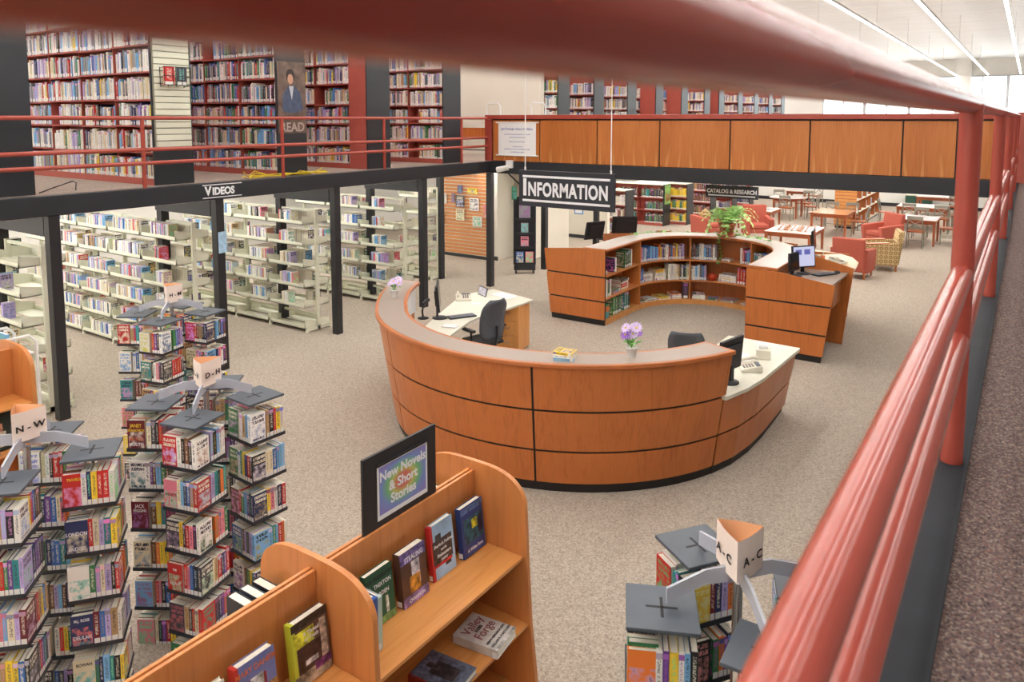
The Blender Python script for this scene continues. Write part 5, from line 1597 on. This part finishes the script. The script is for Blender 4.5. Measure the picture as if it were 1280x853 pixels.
MB().box(-0.15, 0.15, -0.01, 0, 0, 0.2).build('frame', plain('blue_frame', (60, 140, 210), 0.4), bs)
MB().box(-0.12, 0.12, -0.013, -0.01, 0.03, 0.17).build('sheet', M['paper'], bs)

# slatwall display and brochure rack near the stairs
sw = thing('slatwall_display', 'orange maple slatwall panel holding leaflets', 'display', (-11.88, 15.16, 0))
MB().box(-0.73, 0.73, 0.0, 0.03, 0.05, 2.25).build('back_board', M['cream'], sw)
for k in range(24):
    MB().box(-0.73, 0.73, -0.014, 0.0, 0.1 + 0.09 * k, 0.165 + 0.09 * k).build('slat', M['slat'], sw)
MB().box(-0.75, 0.75, -0.02, 0.03, 0.0, 0.08).build('plinth', M['endgrey'], sw)
for k, (x, z, w, h, c, lb) in enumerate(((-0.62, 1.38, .14, .25, 'white', 'white leaflet top row of the slatwall'), (-0.33, 1.4, .1, .25, 'grey', 'grey slim leaflet on the slatwall'), (-0.1, 1.3, .26, .3, 'charcoal', 'leaflet with a round dark picture on the slatwall'), (0.36, 1.24, .28, .32, 'white', 'white leaflet with green spots on the slatwall'), (-0.1, 0.96, .26, .28, 'cream', 'cream leaflet lowest in the middle of the slatwall'), (0.45, 0.84, .28, .26, 'white', 'blank white leaflet low on the slatwall'), (0.3, 1.66, .28, .15, 'yellow', 'yellow leaflet near the slatwall top'), (-0.1, 1.66, .14, .2, 'purple', 'small purple leaflet near the slatwall top'), (-0.68, 0.85, .07, .26, 'green', 'green leaflet at the slatwall edge'), (0.68, 1.1, .07, .3, 'pink', 'pink slip at the slatwall edge'))):
    place('leaflet', ME_CASE, T(-11.88 + x, 15.112, z) @ RZ(pi / 2) @ T(0, -w / 2, 0), (0.03, w, h), c, lb, 'leaflet', 'leaflets on the slatwall')
br = thing('brochure_rack', 'charcoal four-tier brochure rack on castors near the stairs', 'rack', (-9.45, 14.3, 0), radians(34))
MB().box(-0.25, 0.25, -0.02, 0.14, 0.08, 0.2).build('base', M['endgrey'], br, 0.006)
for s_ in (-1, 1):
    MB().box(0.24 * s_ - 0.02, 0.24 * s_ + 0.02, 0.05, 0.12, 0.2, 1.75).build('side_rail', M['endgrey'], br)
    for y in (0.0, 0.12):
        MB().rod((0.2 * s_ - 0.02, y, 0.04), (0.2 * s_ + 0.02, y, 0.04), 0.04, 0.04, 10).build('castor', M['black'], br)
MB().box(-0.22, 0.22, 0.09, 0.11, 0.2, 1.78).build('back_panel', M['signblack'], br)
for z in (0.2, 0.58, 0.9, 1.24):
    MB().box(-0.22, 0.22, -0.01, 0.09, z, z + 0.02).box(-0.22, 0.22, -0.012, 0.0, z, z + 0.06).build('tier', M['endgrey'], br)
RB = T(-9.45, 14.3, 0) @ RZ(radians(34))
for x, z, w, h, c, lb in ((-0.11, .225, .18, .28, 'blue', 'blue brochure in the lowest tier of the charcoal rack'), (0.11, .225, .18, .28, 'pink', 'pink and white brochure in the lowest tier of the charcoal rack'), (0.0, .605, .18, .26, 'pink', 'magenta brochure in the second tier of the charcoal rack'), (0, .925, .17, .25, 'grey', 'grey brochure in the third tier of the charcoal rack'), (0, 1.265, .26, .6, 'grey', 'tall grey poster in the top tier of the charcoal rack'), (-0.24, 1.72, .12, .3, 'green', 'green card on the top corner of the charcoal rack')):
    place('brochure', ME_CASE, RB @ T(x, 0.03, z) @ RZ(pi / 2) @ Matrix.Rotation(0.0, 4, 'Y') @ T(0, -w / 2, 0), (0.03, w, h), c, lb, 'brochure', 'brochures on the charcoal rack')
dr = struct(MB().box(-12.6, -11.6, 19.55, 19.75, 0, 2.1).build('door_1', M['wall']))
MB().lathe([(0.03, 0), (0.035, 0.03), (0.01, 0.05)], 10, 0, T(-11.68, 19.55, 1.0) @ Matrix.Rotation(pi / 2, 4, 'X')).build('door_handle', M['chrome'], dr)

# cables on the mezzanine edge
yc = MB()
for k in range(5):
    rr = random.Random(20 + k)
    yc.tube([(-9.55 + rr.uniform(-.12, .12), 6.9 + 0.22 * i + rr.uniform(-.1, .1), ZM + 0.015 + abs(rr.gauss(0, .03))) for i in range(8)], 0.009, 6)
tag(yc.build('cable', M['yellowcable']), 'tangle of yellow cable lying along the mezzanine edge', 'cable')
tag(MB().tube([(-9.75, 4.2, ZM + .012), (-10.1, 4.5, ZM + .03), (-10.1, 4.75, ZM + .1), (-9.8, 4.65, ZM + .1), (-9.72, 4.6, ZM + .02)], 0.008, 6).build('cable', M['black']), 'thin black cable on the mezzanine floor by the cropped stack', 'cable')
for x, lb in ((-10.9, 'white tubular cart frame before the stair wall'), (-9.6, 'white tubular cart frame beside the first far stack')):
    c_ = thing('cart_frame', lb, 'cart', (x, 15.1, ZM))
    MB().tube([(-.2, 0, .05), (-.2, 0, 1.2), (-.14, 0, 1.27), (.14, 0, 1.27), (.2, 0, 1.2), (.2, 0, .05)], 0.02, 8).build('end_frame', M['white'], c_)
    for z in (0.3, 0.75):
        MB().box(-.19, .19, 0.0, .3, z, z + .02).build('shelf', M['white'], c_)

# ================================================================ READING AREA
def table(label, x0, x1, y0, y1, h, top, leg='wood_table', round_=False, frame=True):
    cx, cy = (x0 + x1) / 2, (y0 + y1) / 2
    t = thing('round_table' if round_ else 'reading_table', label, 'table', (cx, cy, 0))
    w, d = (x1 - x0) / 2, (y1 - y0) / 2
    if round_:
        MB().lathe([(w - 0.03, h - 0.035), (w, h - 0.02), (w, h - 0.004)], 36).build('edge', M[leg], t)
        MB().lathe([(w - 0.005, h - 0.004), (w - 0.008, h)], 36).build('tabletop', M[top], t)
        leg_p = [(s * w * 0.6, q * w * 0.6) for s in (-1, 1) for q in (-1, 1)]
    else:
        MB().box(-w, w, -d, d, h - 0.035, h - 0.003).build('edge', M[leg], t, 0.003)
        MB().box(-w + .012, w - .012, -d + .012, d - .012, h - 0.003, h).build('tabletop', M[top], t)
        leg_p = [(s * (w - 0.06), q * (d - 0.06)) for s in (-1, 1) for q in (-1, 1)]
    a = MB()
    ww, dd = abs(leg_p[0][0]), abs(leg_p[0][1])
    for q in (-1, 1):
        a.cb((0, q * dd, h - 0.08), (2 * ww, 0.022, 0.09)).cb((q * ww, 0, h - 0.08), (0.022, 2 * dd, 0.09))
    a.build('apron', M[leg], t)
    for x, y in leg_p:
        MB().add([(x - .025, y - .025, 0), (x + .025, y - .025, 0), (x + .025, y + .025, 0), (x - .025, y + .025, 0), (x - .036, y - .036, h - .035), (x + .036, y - .036, h - .035), (x + .036, y + .036, h - .035), (x - .036, y + .036, h - .035)],
                 [(3, 2, 1, 0), (4, 5, 6, 7), (0, 1, 5, 4), (1, 2, 6, 5), (2, 3, 7, 6), (3, 0, 4, 7)]).build('leg', M[leg], t)
    return t
M['tabwhite'] = plain('bright_tabletop', (232, 228, 232), 0.2, 0, 0.02, 10)
M['tabwarm'] = wood('warm_tabletop', (196, 140, 98), (170, 112, 74), 0.22, 'X')
M['tabgrey'] = plain('grey_tabletop', (196, 188, 184), 0.25, 0, 0.03, 10)
table('square white-topped reading table in front, with chairs drawn up', -3.07, -1.98, 23.75, 25.0, 0.73, 'tabwhite')
table('white-topped reading table second from the armchairs', -3.45, -2.0, 27.15, 28.4, 0.73, 'tabwhite')
table('white-topped reading table third from the armchairs, before the far wall', -3.3, -1.7, 31.0, 32.2, 0.73, 'tabwhite')
table('square cherry reading table near the slatted shelf end', -5.37, -4.3, 23.8, 25.3, 0.73, 'tabwarm')
table('low cherry table carrying newspapers on sticks', -5.68, -4.46, 20.1, 21.7, 0.6, 'tabgrey')
table('round cherry reading table ringed by metal chairs', -7.75, -6.45, 27.45, 28.75, 0.73, 'tabgrey', 'wood_table', True)
table('low table strewn with magazines beside the fern', -7.75, -6.65, 24.3, 25.6, 0.6, 'tabgrey')
table('round reading table farther back by the coral stacks', -8.0, -6.9, 30.5, 31.6, 0.73, 'tabgrey', 'wood_table', True)
for k in range(6):
    o = thing('newspaper', 'pale newspaper on a brown stick, %s across the low table' % ordinal(k + 1), 'newspaper', (-5.45 + 0.17 * k, 20.95, 0.601), radians(8), 'newspapers on sticks')
    MB().box(-0.06, 0.06, -0.4, 0.42, 0.0, 0.02).build('sheets', M['paper'] if k not in (1, 3) else M['tabwarm'], o)
    MB().rod((0, -0.5, 0.03), (0, 0.5, 0.03), 0.018, 0.018, 8).build('stick', M['wood_table'], o)
for k, (x, y, a) in enumerate(((-7.4, 24.7, .3), (-7.1, 24.9, -.4), (-7.3, 25.2, 1.0), (-6.9, 25.2, .1), (-7.0, 24.55, .8))):
    tag(MB().cb((0, 0, .012), (.3, .4, .02)).build('magazine', M[('paper', 'tabgrey', 'cream', 'tabgrey', 'paper')[k]], None, 0, (x, y, .601), a), 'pale magazine on the low table beside the fern, %s in the spread' % ordinal(k + 1), 'magazine', 'magazines on the low table')

def chair_proto():
    t = thing('reading_chair', 'x', 'chair', (0, 0, 0))
    for x in (-.19, .19):
        MB().rod((x, -.19, 0), (x, -.19, .44), .016, .016, 8).build('leg', M['grey_metal'], t)
        MB().tube([(x, .22, 0), (x, .19, .44), (x * .95, .22, .7), (x * .95, .26, .9)], .017, 8).build('leg', M['grey_metal'], t)
    MB().box(-.21, .21, -.22, .21, .44, .475).build('seat', M['wood_table'], t, .012)
    MB().box(-.19, .19, .235, .265, .8, .9).build('top_rail', M['grey_metal'], t, .006)
    b = MB()
    b.tube([(-.18, .2, .54), (0, .23, .68), (.18, .25, .8)], .012, 6).tube([(.18, .2, .54), (0, .23, .68), (-.18, .25, .8)], .012, 6).tube([(-.18, .2, .54), (.18, .2, .54)], .012, 6)
    b.build('cross_splat', M['grey_metal'], t)
    b = MB()
    for x in (-.19, .19):
        b.rod((x, -.19, .2), (x, .2, .2), .009, .009, 6)
    b.rod((-.19, 0, .2), (.19, 0, .2), .009, .009, 6)
    b.build('stretcher', M['grey_metal'], t)
    return t
proto = chair_proto()
CG = 'cross-back reading chairs'
spots = [(-2.45, 23.4, pi, 'pewter cross-back chair with its back to us at the front white table'), (-2.55, 25.4, 0, 'pewter cross-back chair on the far side of the front white table'), (-1.75, 24.55, -pi / 2 + .1, 'pewter cross-back chair drawn up sideways to the front white table'),
         (-3.0, 26.85, pi, 'pewter cross-back chair with its back to us at the second white table'), (-2.1, 26.8, pi, 'pewter cross-back chair second along the second white table'), (-1.7, 27.9, -pi / 2, 'pewter chair sideways at the second white table'), (-3.8, 27.7, pi / 2, 'pewter chair at the shelf end of the second white table'),
         (-2.0, 30.7, pi, 'pewter chair at the third white table, facing the far wall'),
         (-5.1, 25.6, 0.1, 'pewter chair behind the square cherry table, first of two'), (-4.55, 25.62, -.1, 'pewter chair behind the square cherry table, second of two'), (-4.1, 24.7, -pi / 2, 'pewter chair sideways at the square cherry table'),
         (-6.9, 27.15, pi, 'pewter chair with its back to us at the round table'), (-6.25, 28.0, -pi / 2, 'pewter chair sideways at the round table'), (-7.6, 28.9, .4, 'pewter chair behind the round table beside the coral stacks'), (-6.7, 29.0, -.2, 'pewter chair behind the round table, second from the coral stacks'),
         (-7.0, 31.95, -.4, 'pewter chair at the farther round table')]
for k, (x, y, a, lb) in enumerate(spots):
    if k == 0:
        proto.location = (x, y, 0)
        proto.rotation_euler = (0, 0, a)
        proto['label'] = lb
        proto['group'] = CG
    else:
        dup(proto, (x, y, 0), a, lb, CG)

def armchair(label, loc, rz, mat, back_h=0.9, wood_arm=False):
    """faces local -Y"""
    t = thing('armchair', label, 'armchair', loc, rz)
    MB().box(-.26, .26, -.36, .28, .2, .34).build('seat_base', M[mat], t, .02)
    MB().box(-.255, .255, -.38, .22, .342, .47).build('seat_cushion', M[mat], t, .04, seg=3)
    b = MB().hexa([(-.34, .2, .16), (.34, .2, .16), (.34, .34, .16), (-.34, .34, .16)], [(-.35, .32, back_h), (.35, .32, back_h), (.35, .44, back_h), (-.35, .44, back_h)])
    b.build('backrest', M[mat], t, .035, seg=3)
    for s in (-1, 1):
        x0, x1 = (s * .27, s * .4)
        x0, x1 = min(x0, x1), max(x0, x1)
        MB().hexa([(x0, -.34, .14), (x1, -.34, .14), (x1, .3, .14), (x0, .3, .14)], [(x0, -.42, .62), (x1, -.42, .62), (x1, .36, .68), (x0, .36, .68)]).build('arm', M[mat], t, .025, seg=3)
        if wood_arm:
            MB().hexa([(x0 + .01, -.43, .622), (x1 + .005, -.43, .622), (x1 + .005, .1, .662), (x0 + .01, .1, .662)], [(x0 + .01, -.43, .645), (x1 + .005, -.43, .645), (x1 + .005, .1, .685), (x0 + .01, .1, .685)]).build('arm_cap', M['edge'], t, .006)
        for y in (-.32, .28):
            MB().rod((s * .32, y, 0), (s * .32, y, .17), .02, .03, 8).build('foot', M['edge'], t)
    return t
armchair('coral armchair seen from behind, beside the horseshoe desk', (-3.15, 18.3, 0), radians(175), 'fabric_red', 0.92)
armchair('armchair in ochre circle-patterned weave with wooden arm caps', (-2.75, 19.6, 0), radians(-75), 'pattern', 0.95, True)
armchair('coral armchair facing us between the patterned chair and white table', (-3.2, 22.9, 0), radians(-40), 'fabric_red', 0.95)
armchair('coral armchair facing us behind the fern', (-6.55, 22.5, 0), radians(30), 'fabric_red', 0.98)
armchair('coral armchair holding a beige cushion, mostly hidden by the counter', (-7.85, 21.9, 0), radians(60), 'fabric_red', 0.6)
tag(MB().lathe([(.02, -.09), (.16, -.07), (.22, 0), (.16, .07), (.02, .09)], 4).build('cushion', M['pattern'], None, .03, (-7.95, 21.95, .68), .4), 'beige cushion propped in the half-hidden armchair', 'cushion')
bpy.data.objects['cushion'].rotation_euler = (radians(75), 0, radians(20))

# slatted wooden shelf unit
sl = thing('wooden_shelf', 'long oak shelf unit with a slatted end, standing past the cherry table', 'shelving', (-4.8, 26.2, 0))
MB().box(-.33, .33, -.02, 0, .08, 1.3).build('end_board', M['wood_dark'], sl)
for k in range(11):
    MB().box(-.33, .33, -.036, -.021, .12 + .108 * k, .2 + .108 * k).build('slat', M['oak'], sl)
MB().box(-.3, .3, -.0, 4.6, 0, .06).build('plinth', M['black'], sl)
MB().box(-.33, .33, 0.001, 4.6, 1.3, 1.33).build('top', M['lamwhite'], sl)
MB().box(-.02, .02, 0.001, 4.6, .06, 1.3).build('centre_board', M['wood_dark'], sl)
for z in (.07, .5, .9):
    MB().box(.021, .33, .001, 4.6, z, z + .025).build('shelf', M['lamwhite'], sl)
for k in range(6):
    MB().box(.021, .32, .9 * k + .005, .9 * k + .03, .096, 1.299).build('divider', M['edge'], sl)
BR_ = 'books on the oak shelf unit'
for k in range(5):
    for z in (.525, .095, .925):
        if (k + int(z * 10)) % 3 == 0:
            continue
        for q in range(random.randint(2, 5)):
            want('hard', T(-4.8 + .33 - .02, 26.2 + .9 * k + .08 + .06 * q, z + .001) @ RZ(pi / 2), (.05, .2, .24), random.choice(['white', 'cream', 'sky', 'grey']), '%s book, %s %s bay, %s shelf of the oak shelf unit' % ('pale', ordinal(q + 1), ordinal(k + 1), {0.525: 'middle', 0.095: 'bottom', 0.925: 'upper'}[z]), BR_)
gb = thing('storage_crate', 'dark green box by the far wall beyond the white tables', 'box', (-3.45, 33.5, 0))
MB().box(-.45, .45, -.3, .3, 0, .55).build('body', plain('dark_green_box', (44, 84, 70), 0.6), gb, .02)
MB().box(-.47, .47, -.32, .32, .551, .6).build('lid', M['lamwhite'], gb, .01)

# ================================================================ LAY OUT THE COUNTED BOOKS
from collections import defaultdict
E0 = Vector((0, 0, EYE))
CAMQ = cam.rotation_euler.to_matrix()
def shown(Mx, size):
    p = Mx.translation - E0
    q = CAMQ.inverted() @ p
    if q.z > -0.1:
        return None
    x = 640 + 940 * q.x / -q.z
    y = 238.8 - 940 * q.y / -q.z
    if not (-25 < x < 1300 and -40 < y < 885):
        return None
    return q.length / max(size[2], 0.1)
KIND = {'hard': ('hardback', ME_BOOK, 'hardback'), 'disc': ('disc_case', ME_CASE, 'disc case'), 'pocket': ('paperback', ME_POCKET, 'paperback')}
for kind, items in pool.items():
    rated = []
    for it in items:
        d = shown(it[0], it[1])
        if d is not None:
            rated.append((0.0 if it[3] in TITLES else d if it[3] else d + 1000, it))
    rated.sort(key=lambda r: r[0])
    LIM = 298
    one = [it for d, it in rated if it[3]][:LIM]
    ids = set(id(it) for it in one)
    rest = [it for d, it in rated if id(it) not in ids]
    n_, me_, cat_ = KIND[kind]
    for it in one:
        tt = TITLES.get(it[3])
        if tt is not None:
            o = place(n_, ME_TITLED, it[0], it[1], it[2], it[3], cat_, it[4])
            t_, w_, h_ = it[1]
            inv = Matrix.Diagonal((1 / t_, 1 / w_, 1 / h_, 1))
            for s_, z_, sz, c_ in tt:
                text('lettering', s_, sz, M[c_], o, inv @ T(t_ / 2 + 0.0012, w_ * 0.5, z_ * h_) @ PM, 0.0003, 0.0006, 0.82)
            continue
        place(n_, me_, it[0], it[1], it[2], it[3], cat_, it[4])
    if rest:
        stuff_books({'hard': 'library_books', 'disc': 'disc_cases', 'pocket': 'paperbacks'}[kind], rest, {'hard': 'densely shelved hardbacks farther back in the stacks', 'disc': 'many disc cases deeper in the video shelves', 'pocket': 'paperbacks deeper in the spinners'}[kind])

set_type()
